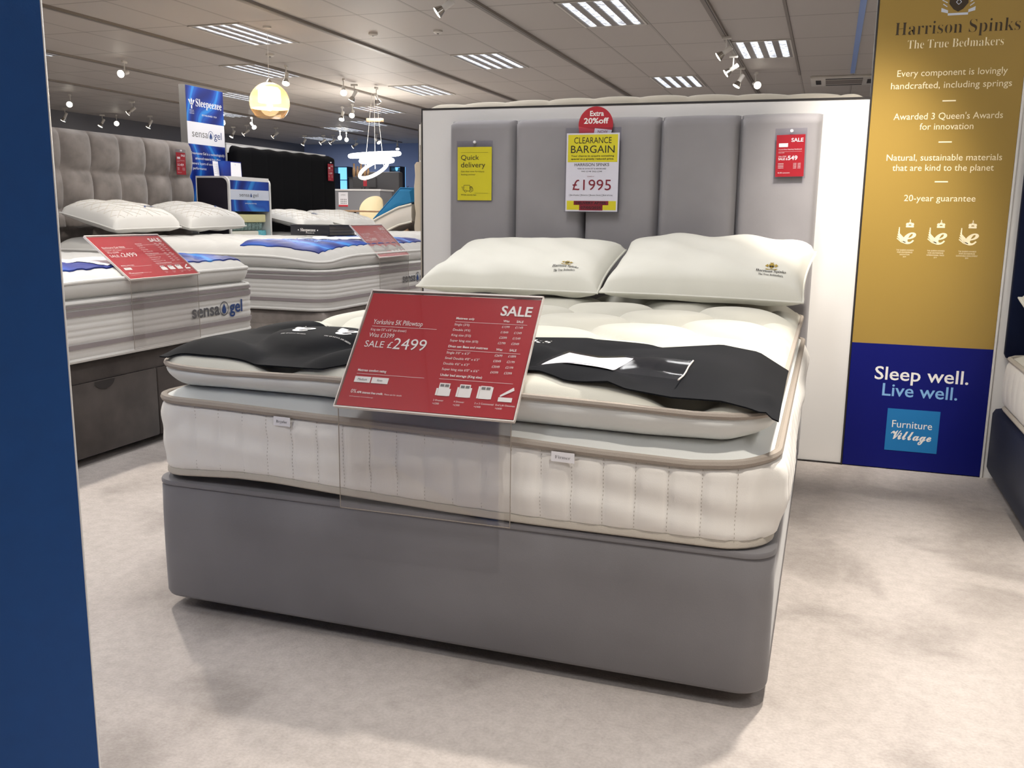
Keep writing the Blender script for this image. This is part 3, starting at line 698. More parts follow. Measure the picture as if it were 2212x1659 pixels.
text(c, fr, 'Your chance to acquire something', .111, .222, .0062, .182, 'C', 'bold', .001); text(c, fr, 'special at a greatly reduced price.', .111, .210, .0062, .182, 'C', 'bold', .001)
text(c, fr, 'HARRISON SPINKS', .109, .184, .0115, .146, 'C', 'sans', .001); text(c, fr, 'YORK 5K DIVAN SET & HEADBOARD', .109, .171, .005, .122, 'C', 'sans', .001); text(c, fr, 'WAS £3148  SALE £2348', .109, .160, .005, .088, 'C', 'sans', .001)
text(c, fr, 'Ex-Display    Returns    Excess Stock    End of Line', .111, .064, .005, .178, 'C', 'sans', .001)
for u in (.020, .066, .104, .158): c.line(fr, [(u - .004, .063), (u - .004, .069), (u + .002, .069), (u + .002, .063), (u - .004, .063)], .0006, .001)
c.build('lettering', 'black_print', crd, False)
c = MB(); text(c, fr, '£1995', .111, .087, .042, .164, 'C', 'sans', .001); text(c, fr, 'CLEARED AT', .106, .140, .004, .03, 'C', 'sans', .001); c.build('price', 'red_dark', crd, False)
c = MB(); text(c, fr, 'DELIVERY AFTER', .110, .030, .0095, .13, 'C', 'bold', .0016); text(c, fr, '07/05/2025', .110, .010, .0105, .086, 'C', 'bold', .0016); c.build('block_lettering', 'black_print', crd, False)


def red_ticket(label, fr, W, H, parent_loc, price, group=None):
    t = thing('sale_ticket', label, 'price ticket', parent_loc, group)
    crd = MB().slab(fr, 0, W, 0, H, -.002, 0).build('card', 'red', t, False)
    MB().slab(fr, -.006, W + .006, -.007, H + .024, -.0035, -.0025).slab(fr, -.006, W + .006, -.007, H + .024, .0022, .003).build('plastic_pocket', 'plastic', t, False)
    p = fr.pt(W * .52, H + .014, 0); MB().lathe([(.006, -.003), (.006, .006), (.002, .008)], p, fr.n, 10).build('pin', 'white_card', t)
    c = MB(); text(c, fr, 'SALE', W * .94, H * .83, H * .088, W * .42, 'R', 'bold'); c.rect(fr, W * .09, W * .41, H * .71, H * .80, .0006)
    text(c, fr, 'Comet Floor Standing Headboard', W * .09, H * .64, H * .026, W * .8); c.rect(fr, W * .09, W * .9, H * .60, H * .603, .0006)
    text(c, fr, 'KING SIZE', W * .09, H * .565, H * .018, W * .2); text(c, fr, 'Was £749', W * .09, H * .47, H * .03, W * .27); text(c, fr, 'SALE £', W * .09, H * .40, H * .055, W * .32, 'L', 'bold'); text(c, fr, price, W * .42, H * .40, H * .10, W * .34, 'L', 'bold')
    for k in range(4): c.rect(fr, W * .09, W * .28, H * (.31 - .035 * k), H * (.318 - .035 * k), .0006); text(c, fr, '£399', W * .73, H * (.30 - .036 * k), H * .022, W * .11, 'R'); text(c, fr, '£549', W * .88, H * (.30 - .036 * k), H * .022, W * .10, 'R')
    text(c, fr, '0% APR representative', W * .09, H * .08, H * .028, W * .42); c.build('lettering', 'white_print', crd, False)
    return t
red_ticket('red sale ticket in a clear pocket on the rightmost headboard panel', Fr((1.340, 2.002, 1.157), (1, 0, .02), (-.02, 0, 1)), .106, .158, (1.40, 2.002, 1.157), '549')

# ================================================================== gold and blue brand panel on the right
t = thing('advertising_sign', 'tall gold and royal blue brand panel beside the white partition', 'advertising sign', (1.93, 2.14, 0))
fr = Fr((1.675, 2.112, 0), (1, 0, 0), (0, 0, 1)); PW = .512
gb = MB().slab(fr, 0, PW, .511, 2.42, -.05, 0).build('gold_board', 'gold', t, False)
bb = MB().slab(fr, 0, PW, .004, .511, -.05, 0).build('blue_board', 'royal', t, False)
MB().slab(fr, .155, .349, .080, .252, .0004, .0012).build('logo_square', 'sky', bb, False)
c = MB(True)
text(c, fr, 'The True Bedmakers', .272, 1.632, .030, .325, 'C', 'serif')
for s, v, w_ in (('Every component is lovingly', 1.532, .375), ('handcrafted, including springs', 1.487, .412), ("Awarded 3 Queen's Awards", 1.374, .375), ('for innovation', 1.336, .185), ('Natural, sustainable materials', 1.222, .40), ('that are kind to the planet', 1.184, .352), ('20-year guarantee', 1.070, .25)):
    text(c, fr, s, .270 if v < 1.6 else .27, v, .0235, w_, 'C', 'sans')
for v in (1.440, 1.290, 1.143): c.cut().rect(fr, .248, .294, v - .0025, v + .0025, .0006)
for k, u in enumerate((.165, .275, .385)):
    text(c, fr, 'e', u + .012, .908, .062, .046, 'C', 'ital')
    for q in range(6): c.line(fr, [(u + .002 - .002 * q, .908 + .004 * q), (u - .016 - .002 * q, .914 + .0065 * q), (u - .033 + .0012 * q, .928 + .0085 * q)], .0036, .0005 + .0001 * q)
    for q in (-1, 0, 1): disc(c, fr, u + .010 + .009 * q, .982 + (.004 if q == 0 else 0), .0055, .0006, 12)
    c.rect(fr, u - .004, u + .024, .970, .977, .0006); c.rect(fr, u + .0085, u + .0115, .988, 1.0, .0006)
    c.auto = False
    for q, s in enumerate(("THE QUEEN'S AWARDS", 'FOR ENTERPRISE', ('INNOVATION', 'INTERNATIONAL TRADE', 'SUSTAINABLE DEVELOPMENT')[k], '2019')):
        text(c, fr, s, u, .880 - .0085 * q, .005, (.062, .055, (.035, .062, .075)[k], .011)[q], 'C', 'sans')
    c.auto = True
c.build('lettering', 'pale_gold', gb, False)
c = MB(); text(c, fr, 'Harrison Spinks', .272, 1.682, .045, .422, 'C', 'serif'); c.build('lettering', 'dark_brown', gb, False)
c = MB()
c.poly(fr, [(.242, 1.835), (.302, 1.835), (.304, 1.785), (.288, 1.765), (.272, 1.756), (.256, 1.765), (.240, 1.785)], .0006); c.build('shield', 'dark_brown', gb, False)
c = MB()
for a, b in ((.258, 1.808), (.286, 1.808), (.272, 1.790), (.272, 1.826)): c.line(fr, [(a - .009, b), (a, b + .009), (a + .009, b), (a, b - .009), (a - .009, b)], .002, .001)
c.poly(fr, [(.215, 1.772), (.238, 1.762), (.238, 1.752), (.215, 1.758)], .0008); c.poly(fr, [(.329, 1.772), (.329, 1.758), (.306, 1.752), (.306, 1.762)], .0008); c.poly(fr, [(.238, 1.752), (.306, 1.752), (.306, 1.744), (.238, 1.744)], .0008)
for sg in (-1, 1):
    for k in range(5): c.line(fr, [(.272 + sg * .038, 1.775 + .014 * k), (.272 + sg * (.052 + .004 * (k % 2)), 1.785 + .014 * k)], .003, .0008)
c.build('crest', 'silver', gb, False)
c = MB(True); text(c, fr, 'Sleep well.', .266, .368, .052, .342, 'C', 'semi')
text(c, fr, 'Furniture', .250, .176, .029, .148, 'C', 'sans', .0018); text(c, fr, 'Village', .250, .128, .036, .150, 'C', 'script', .0018); c.build('lettering', 'white_print', bb, False)
c = MB(); text(c, fr, 'Live well.', .266, .303, .050, .275, 'C', 'semi'); c.build('lettering', 'pale_blue', bb, False)

# ================================================================== blue panel close to the camera
A0_ = math.radians(42)
t = thing('partition_panel', 'tall dark blue panel standing at the left edge of the picture', 'partition panel', (.2, -.89, 0))
fr = Fr((.668, -.90, .02), (math.cos(A0_), math.sin(A0_), 0), (0, 0, 1))
MB().slab(fr, -1.05, 0, 0, 2.5, -.022, 0).build('board', 'navy_panel', t, False)
MB().slab(fr, 0, .0012, 0, 2.5, -.021, -.0005).build('edge_strip', 'white_trim', t, False)
for u in (-.95, -.15): MB().slab(fr, u, u + .06, -.02, 0, -.14, .12).build('foot_plate', 'metal_dark', t, False)

# ================================================================== navy bed cropped by the right edge
t = thing('navy_divan_base', 'navy velvet divan base cropped by the right edge of the picture', 'bed base', (2.95, 1.05, 0))
MB().box(2.20, 3.70, .02, 2.08, .034, .296, .025).build('body', 'navy', t)
for x in (2.3, 3.6):
    for y in (.15, 1.9): MB().lathe([(.022, 0), (.02, .04)], (x, y, 0)).build('glide_foot', 'dark_trim', t)
t = thing('white_mattress', 'white quilted mattress on the navy base at the right edge', 'mattress', (2.95, 1.05, .296))
R = []
pr = perim(2.225, 3.675, .06, 2.06, .08, 8, .012)
for k in range(11):
    f = k / 10; R.append([(x + nx * o, y + ny * o, .312 + .178 * f) for x, y, nx, ny, s in pr for o in [(.016 * math.sin(PI * f) ** .5 - .009 * math.sin(PI * f) * math.exp(-(((s / .09) - round(s / .09)) * .09 / .012) ** 2)) if 0 < f < 1 else -.004]])
MB().loft(R, True, False).build('side_panel', 'cream_side', t, ang=80)
for z in (.306, .494): MB().tube([(x, y, z) for x, y, nx, ny, s in pr[::3]], .009, 8, True).build('edge_tape', 'tape_light', t)
def F(u, v):
    x, y = sq2rr(u, v, 2.23, 3.67, .065, 2.055, .08); d = edge_d(x, y, 2.23, 3.67, .065, 2.055); return (x, y, .494 + .035 * (1 - math.exp(-d / .06)) + .008 * tuft(x, y) * min(1, d / .05))
MB().grid(F, 50, 60).build('quilted_top', 'cream', t, ang=80)
t = thing('navy_headboard', 'navy velvet headboard behind the cropped bed at the right edge', 'headboard', (2.95, 2.08, 0))
MB().box(2.222, 3.72, 2.072, 2.117, .48, 1.36, .02).build('padding', 'navy', t)
for x in (2.5, 3.4): MB().box(x - .03, x + .03, 2.085, 2.105, .0, .5).build('strut', 'dark_trim', t, False)
pillow('white pillow leaning on the navy headboard at the right edge', Pillow((2.232, 1.60, .585), (2.95, 1.60, .58), (2.96, 2.0, .74), (2.236, 2.02, .72), .08, .045, .5), 'cream')

# ================================================================== gel beds on the left
def gel_mattress(label, x0, x1, y0, y1, zb, zt, crown, logo_y, group):
    """x1 is the foot end; the foot face looks towards +X"""
    t = thing('gel_mattress', label, 'mattress', ((x0 + x1) / 2, (y0 + y1) / 2, zb), group); P_ = perim(x0, x1, y0, y1, .11, 8, .03)
    sag = lambda x, y: -.03 * math.exp(-((x - x1) ** 2 + (y - y0) ** 2) / .05)
    zl = [zb + .012, zb + .04, zb + .07, zb + .105, zb + .14, zb + .172, zb + .20, zb + .223]
    R = []; ztop_side = zb + .225; n = 46
    for k in range(n + 1):
        z = zb + .010 + (ztop_side - zb - .010) * k / n; f = k / n
        rib = min(abs(z - q) for q in (zb + .035, zb + .072, zb + .098, zb + .122, zb + .148, zb + .174, zb + .20))
        o = .010 * math.sin(PI * f) ** .4 - .0028 * math.exp(-(rib / .004) ** 2) if 0 < k < n else -.006
        R.append([(x + nx * o, y + ny * o, z) for x, y, nx, ny, s in P_])
    MB().loft(R, True, False).build('side_panel', 'quilt', t, ang=80)
    for z, r in ((zb + .008, .010), (ztop_side + .001, .009)): MB().tube([(x, y, z) for x, y, nx, ny, s in P_], r, 8, True).build('edge_tape', 'quilt', t)
    for a, b in ((zb + .052, zb + .070), (zb + .178, zb + .198), (zb + .210, zb + .219)):
        MB().loft([[(x + nx * o, y + ny * o, z) for x, y, nx, ny, s in P_] for z, o in ((a, .008), (a, .0128), (b, .0128), (b, .008))]).build('ribbon_stripe', 'stripe', t)
    R = [[(x + nx * o, y + ny * o, z + sag(x, y) * f) for x, y, nx, ny, s in P_] for z, o, f in ((ztop_side + .004, -.012, 0), (ztop_side + .016, -.03, .2), (ztop_side + .026, -.012, .5), (zt - .012, .004, .8), (zt, -.004, 1))]
    MB().loft(R).build('pillowtop_side', 'beige' if False else 'quilt', t, ang=80)
    MB().tube([(x, y, zt + sag(x, y)) for x, y, nx, ny, s in P_], .008, 8, True).build('pillowtop_piping', 'quilt', t)
    def F(u, v):
        x, y = sq2rr(u, v, x0 + .002, x1 - .002, y0 + .002, y1 - .002, .11); d = edge_d(x, y, x0, x1, y0, y1); k = 1 - math.exp(-d / .05)
        p, q = (x + y) / .19, (x - y) / .19; g = math.exp(-(min(abs(p - round(p)), abs(q - round(q))) / .09) ** 2)
        return (x, y, zt + sag(x, y) + (crown - zt) * k - .009 * g * k + .006 * math.sin(5 * x) * math.sin(6 * y) * k)
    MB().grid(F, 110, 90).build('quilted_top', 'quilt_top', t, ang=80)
    if logo_y:
        fr = Fr((x1 + .0125, 0, 0), (0, 1, 0), (0, 0, 1)); zc = zb + .103
        c = MB(); text(c, fr, 'sensa', logo_y[0], zc, .058, (logo_y[1] - logo_y[0]) * .53, 'L', 'bold', .0016); a = logo_y[0] + (logo_y[1] - logo_y[0]) * .62; ringp(c, fr, a, zc + .024, .034, .005, .0016); lt = c.build('grey_embroidery', 'logo_grey', t, False)
        c = MB(); text(c, fr, 'gel', logo_y[0] + (logo_y[1] - logo_y[0]) * .73, zc, .058, (logo_y[1] - logo_y[0]) * .27, 'L', 'bold', .0016); drop(c, fr, a, zc + .016, .016, .0016); c.build('blue_embroidery', 'logo_blue', t, False)
    return t, F
FX = -1.135
# nearest gel bed
t = thing('plush_divan_base', 'dark taupe plush divan base with drawers, nearest of the beds at left', 'bed base', (-2.15, 1.38, 0), 'plush divan bases at left')
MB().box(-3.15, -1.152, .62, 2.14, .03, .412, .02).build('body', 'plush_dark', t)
d1 = MB().box(-1.155, -1.142, .63, 1.383, .036, .332, .006).build('drawer_front', 'plush_dark', t); d2 = MB().box(-1.155, -1.142, 1.389, 2.13, .036, .332, .006).build('drawer_front', 'plush_dark', t)
for y, dr in ((1.08, d1), (1.76, d2)):
    fr = Fr((-1.1405, y, .328), (0, 1, 0), (0, 0, 1)); c = MB(); c.poly(fr, [(.055 * math.cos(a), .034 * math.sin(a)) for a in [PI + PI * k / 14 for k in range(15)]], .0005); c.build('drawer_pull', 'dark_trim', dr, False)
for y in (.75, 2.0):
    for x in (-1.25, -3.0): MB().lathe([(.022, 0), (.02, .032)], (x, y, 0)).build('castor', 'metal_dark', t)
t, top1 = gel_mattress('white striped mattress on the dark plush base, nearest of those at left', -3.15, FX, .58, 2.13, .418, .725, .785, (1.61, 1.985), 'striped gel mattresses at left')
# second gel bed
t = thing('plush_divan_base', 'taupe plush divan base of the second bed at left, behind the nearest one', 'bed base', (-2.15, 3.56, 0), 'plush divan bases at left')
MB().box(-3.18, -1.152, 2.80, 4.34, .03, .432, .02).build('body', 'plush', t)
MB().box(-3.10, -1.20, 2.792, 2.803, .036, .35, .004).build('drawer_front', 'plush', t)
for y in (2.9, 4.2):
    for x in (-1.25, -3.0): MB().lathe([(.022, 0), (.02, .032)], (x, y, 0)).build('castor', 'metal_dark', t)
t, top2 = gel_mattress('white striped mattress with a binder on it, second bed at left', -3.118, FX, 2.78, 4.36, .438, .745, .825, (3.775, 4.16), 'striped gel mattresses at left')


def top_at(F, x, y, x0, x1, y0, y1): return F((x - x0) / (x1 - x0), (y - y0) / (y1 - y0))[2]
def gel_runner(label, F, box, xa, xb, ya, yb, group):
    t = thing('gel_runner', label, 'bed runner', ((xa + xb) / 2, (ya + yb) / 2, .76), group)
    ua, ub = (xa - box[0]) / (box[1] - box[0]), (xb - box[0]) / (box[1] - box[0]); va, vb = max(.004, (ya - box[2]) / (box[3] - box[2])), min(.996, (yb - box[2]) / (box[3] - box[2]))
    def G(u, v, lift=.007):
        p = F(min(.995, ua + (ub - ua) * v + .010 * math.sin(9 * u) * (1 - v)), va + (vb - va) * u); return (p[0], p[1], p[2] + lift)
    E = [(i / 70, 0) for i in range(70)] + [(1, i / 20) for i in range(20)] + [(1 - i / 70, 1) for i in range(70)] + [(0, 1 - i / 20) for i in range(20)]
    MB().grid(lambda u, v: G(u, v), 70, 20).grid(lambda u, v: G(u, v, .001), 70, 20, True).loft([[G(u, v, .001) for u, v in E], [G(u, v) for u, v in E]]).build('cloth', 'swirl2', t, ang=80)
    return t, G
b1 = (-3.15, FX, .58, 2.13); b2 = (-3.118, FX, 2.78, 4.36)
t, G1 = gel_runner('blue printed runner across the foot of the nearest striped mattress', top1, b1, -1.52, -1.19, .60, 2.12, 'blue runners on the striped mattresses')
MB().grid(lambda u, v: G1(.32 + .30 * u + .05 * v, .04 + .92 * v, .010), 20, 14).build('white_print_area', 'white_card', t)
t, G2 = gel_runner('blue printed runner under the binder on the second striped mattress', top2, b2, -1.72, -1.19, 2.83, 4.33, 'blue runners on the striped mattresses')
MB().grid(lambda u, v: G2(.40 + .20 * u + .06 * v, .04 + .92 * v, .010), 20, 14).build('white_print_area', 'white_card', t)
c = MB()
for k in range(3):
    w_ = lambda a, b, k=k: Vector(G2((a - 2.79) / 1.56, .30 + .2 * k + b, .0105))
    text(c, None, ('Gel comfort layer', 'keeps you cool', 'all night long')[k], 3.0, 0, .05, .36, 'L', 'sans', warp=w_)
c.build('lettering', 'pale_blue', t, False)
price_stand('red sale sign in an acrylic stand on the nearest striped mattress at left', (-1.110, 1.222, .722), (0, 1, 0), (-1, 0, 0), .43, .162, .21, .288, 'Backcare Gel 9000', False)
price_stand('glossy red sale sign in an acrylic stand on the second striped mattress', (-1.110, 3.420, .724), (0, 1, 0), (-1, 0, 0), .43, .190, .20, .244, 'Cooler Gel 7000', False)

# binder of fabric swatches
t = thing('swatch_binder', 'thick dark navy binder of fabric swatches lying on the second striped mattress', 'binder', (-1.83, 3.9, .84))
B = Matrix.Translation((-2.01, 3.84, .838)) @ Matrix.Rotation(math.radians(-14), 4, 'Z')
def bbox_(x0, x1, y0, y1, z0, z1, bv=0):
    c = MB(); c.box(x0, x1, y0, y1, z0, z1, bv); c.v = [tuple(B @ Vector(p)) for p in c.v]; return c
bbox_(0, .365, 0, .27, 0, .006).build('lower_cover', 'dark_navy', t, False); bbox_(0, .365, 0, .27, .068, .074).build('upper_cover', 'dark_navy', t, False); bbox_(0, .365, -.006, .004, 0, .074, .003).build('spine', 'dark_navy', t)
c = bbox_(.006, .355, .004, .262, .007, .016)
for k in range(1, 6): q = bbox_(.006 - .002 * (k % 2), .352 + .004 * (k % 3), .004, .262 - .004 * (k % 2), .0075 + .010 * k, .0165 + .010 * k); c.add(q.v, q.f)
c.build('swatch_pages', 'paper', t, False)
fr = Fr(B @ Vector((0, -.0062, 0)), B.to_3x3() @ Vector((1, 0, 0)), (0, 0, 1)); c = MB(); text(c, fr, 'Sleepeezee', .17, .028, .020, .145, 'C', 'serifb', .001)
for u in (.078, .262): c.poly(fr, [(u - .006, .036), (u, .041), (u + .006, .036), (u, .031)], .001)
text(c, fr, 'ESTABLISHED 1924', .19, .014, .006, .08, 'C', 'sans', .001); c.build('spine_lettering', 'white_print', t, False)

# grey square-tufted headboard of the second bed
t = thing('square_tufted_headboard', 'taupe plush headboard with square tufted padding behind the second bed', 'headboard', (-3.2, 3.5, 0))
def F(u, v):
    y = 2.66 + 1.645 * u; z = .30 + 1.212 * v; a, b = (y - 4.305) / .262, (z - 1.512) / .258
    sy, sz = abs(math.sin(PI * a)), abs(math.sin(PI * b)); k = (sy ** .34) * (.35 + .65 * sz ** .34) * (sz ** .22)
    e = min(1, (1 - v) / .03, u / .02, (1 - u) / .02); k = k * .9 + .1 * e
    return (-3.20 + .075 * k * max(0, e) ** .5 * (1 if z > .88 else .15), y, z)
MB().grid(F, 160, 110).build('tufted_padding', 'plush', t, ang=80)
MB().box(-3.26, -3.201, 2.665, 4.30, .0, 1.506, .01).build('backing_board', 'plush', t)
red_ticket('red sale ticket at the right end of the taupe tufted headboard', Fr((-3.105, 4.035, 1.262), (0, 1, 0), (0, 0, 1)), .105, .162, (-3.1, 4.09, 1.262), '429', 'red tickets on the far headboards')
def quilted_pillow(label, pl, group):
    t = pillow(label, pl, 'quilt', group=group)
    c = MB()
    for k in range(-3, 12):
        for sgn in (1, -1):
            pts = []
            for i in range(25):
                u = i / 24; v = (k / 8.0 - .0) + sgn * u * .9 - (0 if sgn > 0 else -.2)
                if .04 < v < .96 and .03 < u < .97: pts.append(pl.P(u, v, 1, .0006))
            if len(pts) > 2: c.tube(pts, .0016, 4)
    c.build('quilting', 'tape_light', t)
    c = MB(); wp = lambda a, b: pl.P(a, b, 1, .003)
    drop(c, None, .80, .38, .030, 0, warp=wp); ringp(c, None, .80, .40, .065, .012, 0, warp=wp); c.add([wp(.70 + .06 * math.cos(a) * s, .30 + .07 * math.sin(a) * s) for a, s in [(PI * k / 8, 1) for k in range(9)] + [(PI - PI * k / 8, .7) for k in range(9)]], [tuple(range(18))]); c.build('logo', 'logo_blue', t, False)
    return t
quilted_pillow('white quilted pillow with a blue logo, nearer of two on the second bed', Pillow((-2.60, 2.80, .875), (-2.60, 3.42, .885), (-3.06, 3.52, .965), (-3.06, 2.84, .975), .115, .045, .7), 'quilted pillows at left')
quilted_pillow('white quilted pillow, farther of two before the taupe tufted headboard', Pillow((-2.66, 3.58, .875), (-2.72, 4.33, .885), (-3.07, 4.26, .965), (-3.07, 3.60, .97), .120, .045, 2.7), 'quilted pillows at left')

# third bed with the black headboard
t = thing('plush_divan_base', 'plush divan base of the third bed, hidden under its white mattress', 'bed base', (-2.15, 5.75, 0), 'plush divan bases at left'); MB().box(-3.2, -1.152, 5.0, 6.58, .03, .43, .02).build('body', 'plush', t)
for y in (5.1, 6.45):
    for x in (-1.25, -3.0): MB().lathe([(.022, 0), (.02, .032)], (x, y, 0)).build('castor', 'metal_dark', t)
gel_mattress('white mattress before the black headboard, third bed at left', -3.2, FX, 4.98, 6.6, .437, .745, .825, (5.9, 6.3), 'striped gel mattresses at left')
t = thing('black_headboard', 'tall black velvet headboard behind the third bed', 'headboard', (-3.24, 5.75, 0))
def F(u, v):
    y = 4.915 + 1.69 * u; z = .20 + (1.338 + .004 * math.sin(40 * u) + .012 * u) * v; e = min(1, (1 - v) / .05, u / .03, (1 - u) / .03); k = max(0, 1 - (1 - e) ** 3)
    if v > .95:
        r = .06; du = max(0, r - min(u * 1.69, (1 - u) * 1.69)); z -= (r - math.sqrt(max(0, r * r - du * du))) * (v - .95) / .05
    s = abs(math.sin(PI * u * 7)); return (-3.275 + .06 * k ** .5 - .0025 * math.exp(-(s / .08) ** 2) * k, y, z)
MB().grid(F, 120, 60).build('velvet_padding', 'black_velvet', t, ang=80)
MB().box(-3.30, -3.27, 4.93, 6.59, 0, 1.48).build('backing_board', 'black_velvet', t, False)
red_ticket('red sale ticket at the right end of the black headboard', Fr((-3.205, 6.425, 1.305), (0, 1, 0), (0, 0, 1)), .105, .165, (-3.2, 6.48, 1.305), '899', 'red tickets on the far headboards')
quilted_pillow('white quilted pillow at the left before the black headboard', Pillow((-2.62, 4.99, .885), (-2.66, 5.58, .885), (-3.10, 5.72, .965), (-3.1, 5.02, .97), .07, .045, 1.1), 'quilted pillows at left')
quilted_pillow('white quilted pillow at the right before the black headboard', Pillow((-2.64, 5.72, .885), (-2.66, 6.38, .885), (-3.10, 6.44, .965), (-3.1, 5.75, .97), .075, .045, 3.1), 'quilted pillows at left')
t = thing('partition_panel', 'white partition panel behind the black headboard', 'partition panel', (-3.4, 5.8, 0)); MB().box(-3.40, -3.345, 4.985, 6.62, 0, 1.56).build('board', 'wall_white', t, False); MB().box(-3.402, -3.343, 4.98, 6.62, 1.56, 1.567).build('edge_strip', 'white_trim', t, False)

# tall blue banner panel
t = thing('brand_banner', 'tall blue and white brand banner standing between the two far headboards', 'banner', (-3.38, 4.72, 0))
fr = Fr((-3.349, 4.492, 0), (0, 1, 0), (0, 0, 1)); BW = .478
bd = MB().box(-3.41, -3.35, 4.487, 4.972, 0, 1.98).build('board', 'felt', t, False)
MB().rect(fr, 0, BW, 1.70, 1.976, .0004).rect(fr, 0, BW, .9, 1.525, .0004).build('blue_graphic', 'swirl', bd, False)
MB().rect(fr, 0, BW, 1.525, 1.70, .0004).build('white_band', 'white_card', bd, False)
c = MB(True); text(c, fr, 'Sleepeezee', .285, 1.825, .058, .335, 'C', 'serifb', .0012); text(c, fr, 'ESTABLISHED 1924', .285, 1.755, .012, .19, 'C', 'sans', .0012)
c.cut(); c.auto = False
for a in (-.03, 0, .03): c.poly(fr, [(.065 + a * .3, 1.825), (.065 + a - .010, 1.868), (.065 + a, 1.884 - abs(a) * .4), (.065 + a + .010, 1.868)], .0012)
c.rect(fr, .045, .085, 1.833, 1.841, .0012); c.rect(fr, .058, .072, 1.80, 1.826, .0012)
for k in range(3): text(c, fr, ('BY APPOINTMENT', 'TO THE CROWN', 'BEDDING MAKERS')[k], .065, 1.785 - .012 * k, .006, .055, 'C', 'sans', .0012)
c.cut()
for k, s in enumerate(('Dreamzone Gel is a technologically', 'advanced material that offers', 'several layers of cooling', 'performance')): text(c, fr, s, (.245, .245, .19, .13)[k], 1.445 - .040 * k, .020, (.44, .33, .30, .17)[k], 'C', 'sans', .0012)
c.build('white_lettering', 'white_print', bd, False)
c = MB(); text(c, fr, 'sensa', .055, 1.583, .058, .20, 'L', 'sans', .0012); c.build('grey_lettering', 'grey_print', bd, False)
c = MB(); text(c, fr, 'gel', .335, 1.583, .058, .10, 'L', 'sans', .0012); drop(c, fr, .293, 1.598, .016, .0012); ringp(c, fr, .293, 1.610, .033, .004, .0012); c.build('blue_lettering', 'logo_blue', bd, False)

# cut-away sample unit
t = thing('sample_unit', 'white framed sample unit with a blue header and cut foam layers', 'display unit', (-3.1, 4.66, 0))
def side(y0, y1, m1):
    pts = [(-3.205, 0), (-2.90, 0)] + [(-2.95 + .05 * math.cos(a), 1.215 + .05 * math.sin(a)) for a in [PI / 2 * k / 8 for k in range(9)]] + [(-3.205, 1.265)]
    c = MB(); n = len(pts); c.add([(x, y, z) for y in (y0, y1) for x, z in pts], [tuple(range(n)), tuple(range(2 * n - 1, n - 1, -1))] + [(i, (i + 1) % n + 0, (i + 1) % n + n, i + n)[::-1] for i in range(n)]); c.build('side_panel', 'white_trim', t, False)
    pin = [(x + (.010 if x < -3.19 else -.014 if x > -2.97 else 0), z + (-.014 if z > 1.0 else .01)) for x, z in pts]
    c = MB(); c.add([(x, m1, z) for x, z in pin], [tuple(range(n))]); c.build('side_inlay', 'dark_unit', t, False)
side(4.378, 4.398, 4.3775); side(4.932, 4.952, 4.9525)
MB().box(-3.205, -2.905, 4.398, 4.932, 1.235, 1.265).build('top_board', 'white_trim', t, False); MB().box(-3.205, -3.19, 4.398, 4.932, 0, 1.24).build('back_board', 'silver', t, False); MB().box(-3.19, -2.905, 4.398, 4.932, .66, .69).build('shelf', 'white_trim', t, False)
fr = Fr((-2.905, 4.398, 0), (0, 1, 0), (0, 0, 1)); hp = MB().slab(fr, .004, .53, .995, 1.235, -.012, 0).build('header_panel', 'swirl', t, False)
MB().rect(fr, .004, .53, 1.085, 1.165, .0008).build('header_band', 'silver', hp, False)
c = MB(); text(c, fr, 'sensa', .12, 1.112, .028, .135, 'L', 'sans', .0014); text(c, fr, 'gel', .30, 1.112, .028, .075, 'L', 'sans', .0014); c.build('grey_lettering', 'logo_grey', hp, False)
c = MB(); drop(c, fr, .277, 1.118, .011, .0014); c.build('drop_emblem', 'logo_blue', hp, False)
c = MB(); text(c, fr, 'cooling sleep technology', .27, 1.055, .009, .16, 'C', 'sans', .0014); c.build('white_lettering', 'white_print', hp, False)
def block(label, y0, y1, z0, z1, m, xf, rib=False, group='cut foam samples'):
    c = MB(); c.box(-3.18, xf, y0, y1, z0, z1, .008)
    o = c.build('foam_sample', m, None); tag(o, label, 'foam sample', group); return o
block('cream ribbed foam block at the bottom of the sample unit', 4.405, 4.80, .69, .838, 'foam_w', -2.93)
block('teal foam block beside the ribbed foam block in the sample unit', 4.805, 4.925, .69, .842, 'teal', -2.94)
o = thing('pocket_coil_sample', 'layer of teal and grey pocket coils in the sample unit', 'mattress sample', (-3.1, 4.66, .842), 'cut foam samples')
c = MB()
for y in range(9): c.lathe([(.022, .0), (.027, .006), (.027, .056), (.022, .062)], (-2.962, 4.432 + .052 * y, .843), n=12)
c.build('coil_row', 'coil', o); MB().box(-3.18, -2.99, 4.405, 4.92, .8435, .905).build('coil_block', 'teal', o, False)
block('pale yellow foam slab over the pocket coils in the sample unit', 4.405, 4.90, .907, .972, 'foam_y', -2.925)
t = thing('leaflet', 'small white leaflet standing on the sample unit', 'leaflet', (-3.18, 4.60, 1.265)); c = MB(); fr = Fr((-3.16, 4.56, 1.265), (0, 1, 0), (-.1, 0, 1)); c.slab(fr, 0, .065, 0, .125, -.004, 0); c.build('folded_paper', 'white_card', t, False); c = MB(); [text(c, fr, 'sleep care guide', .032, .1 - .015 * k, .005, .05, 'C', 'sans', .0006) for k in range(6)]; c.build('print', 'grey_print', t, False)
t = thing('leaflet_box', 'blue leaflet box between the white leaflet and framed notice', 'box', (-3.18, 4.68, 1.265)); MB().box(-3.20, -3.13, 4.632, 4.735, 1.265, 1.395).build('carton', 'swirl', t, False); MB().box(-3.195, -3.135, 4.637, 4.73, 1.3952, 1.397).build('lid', 'royal', t, False)
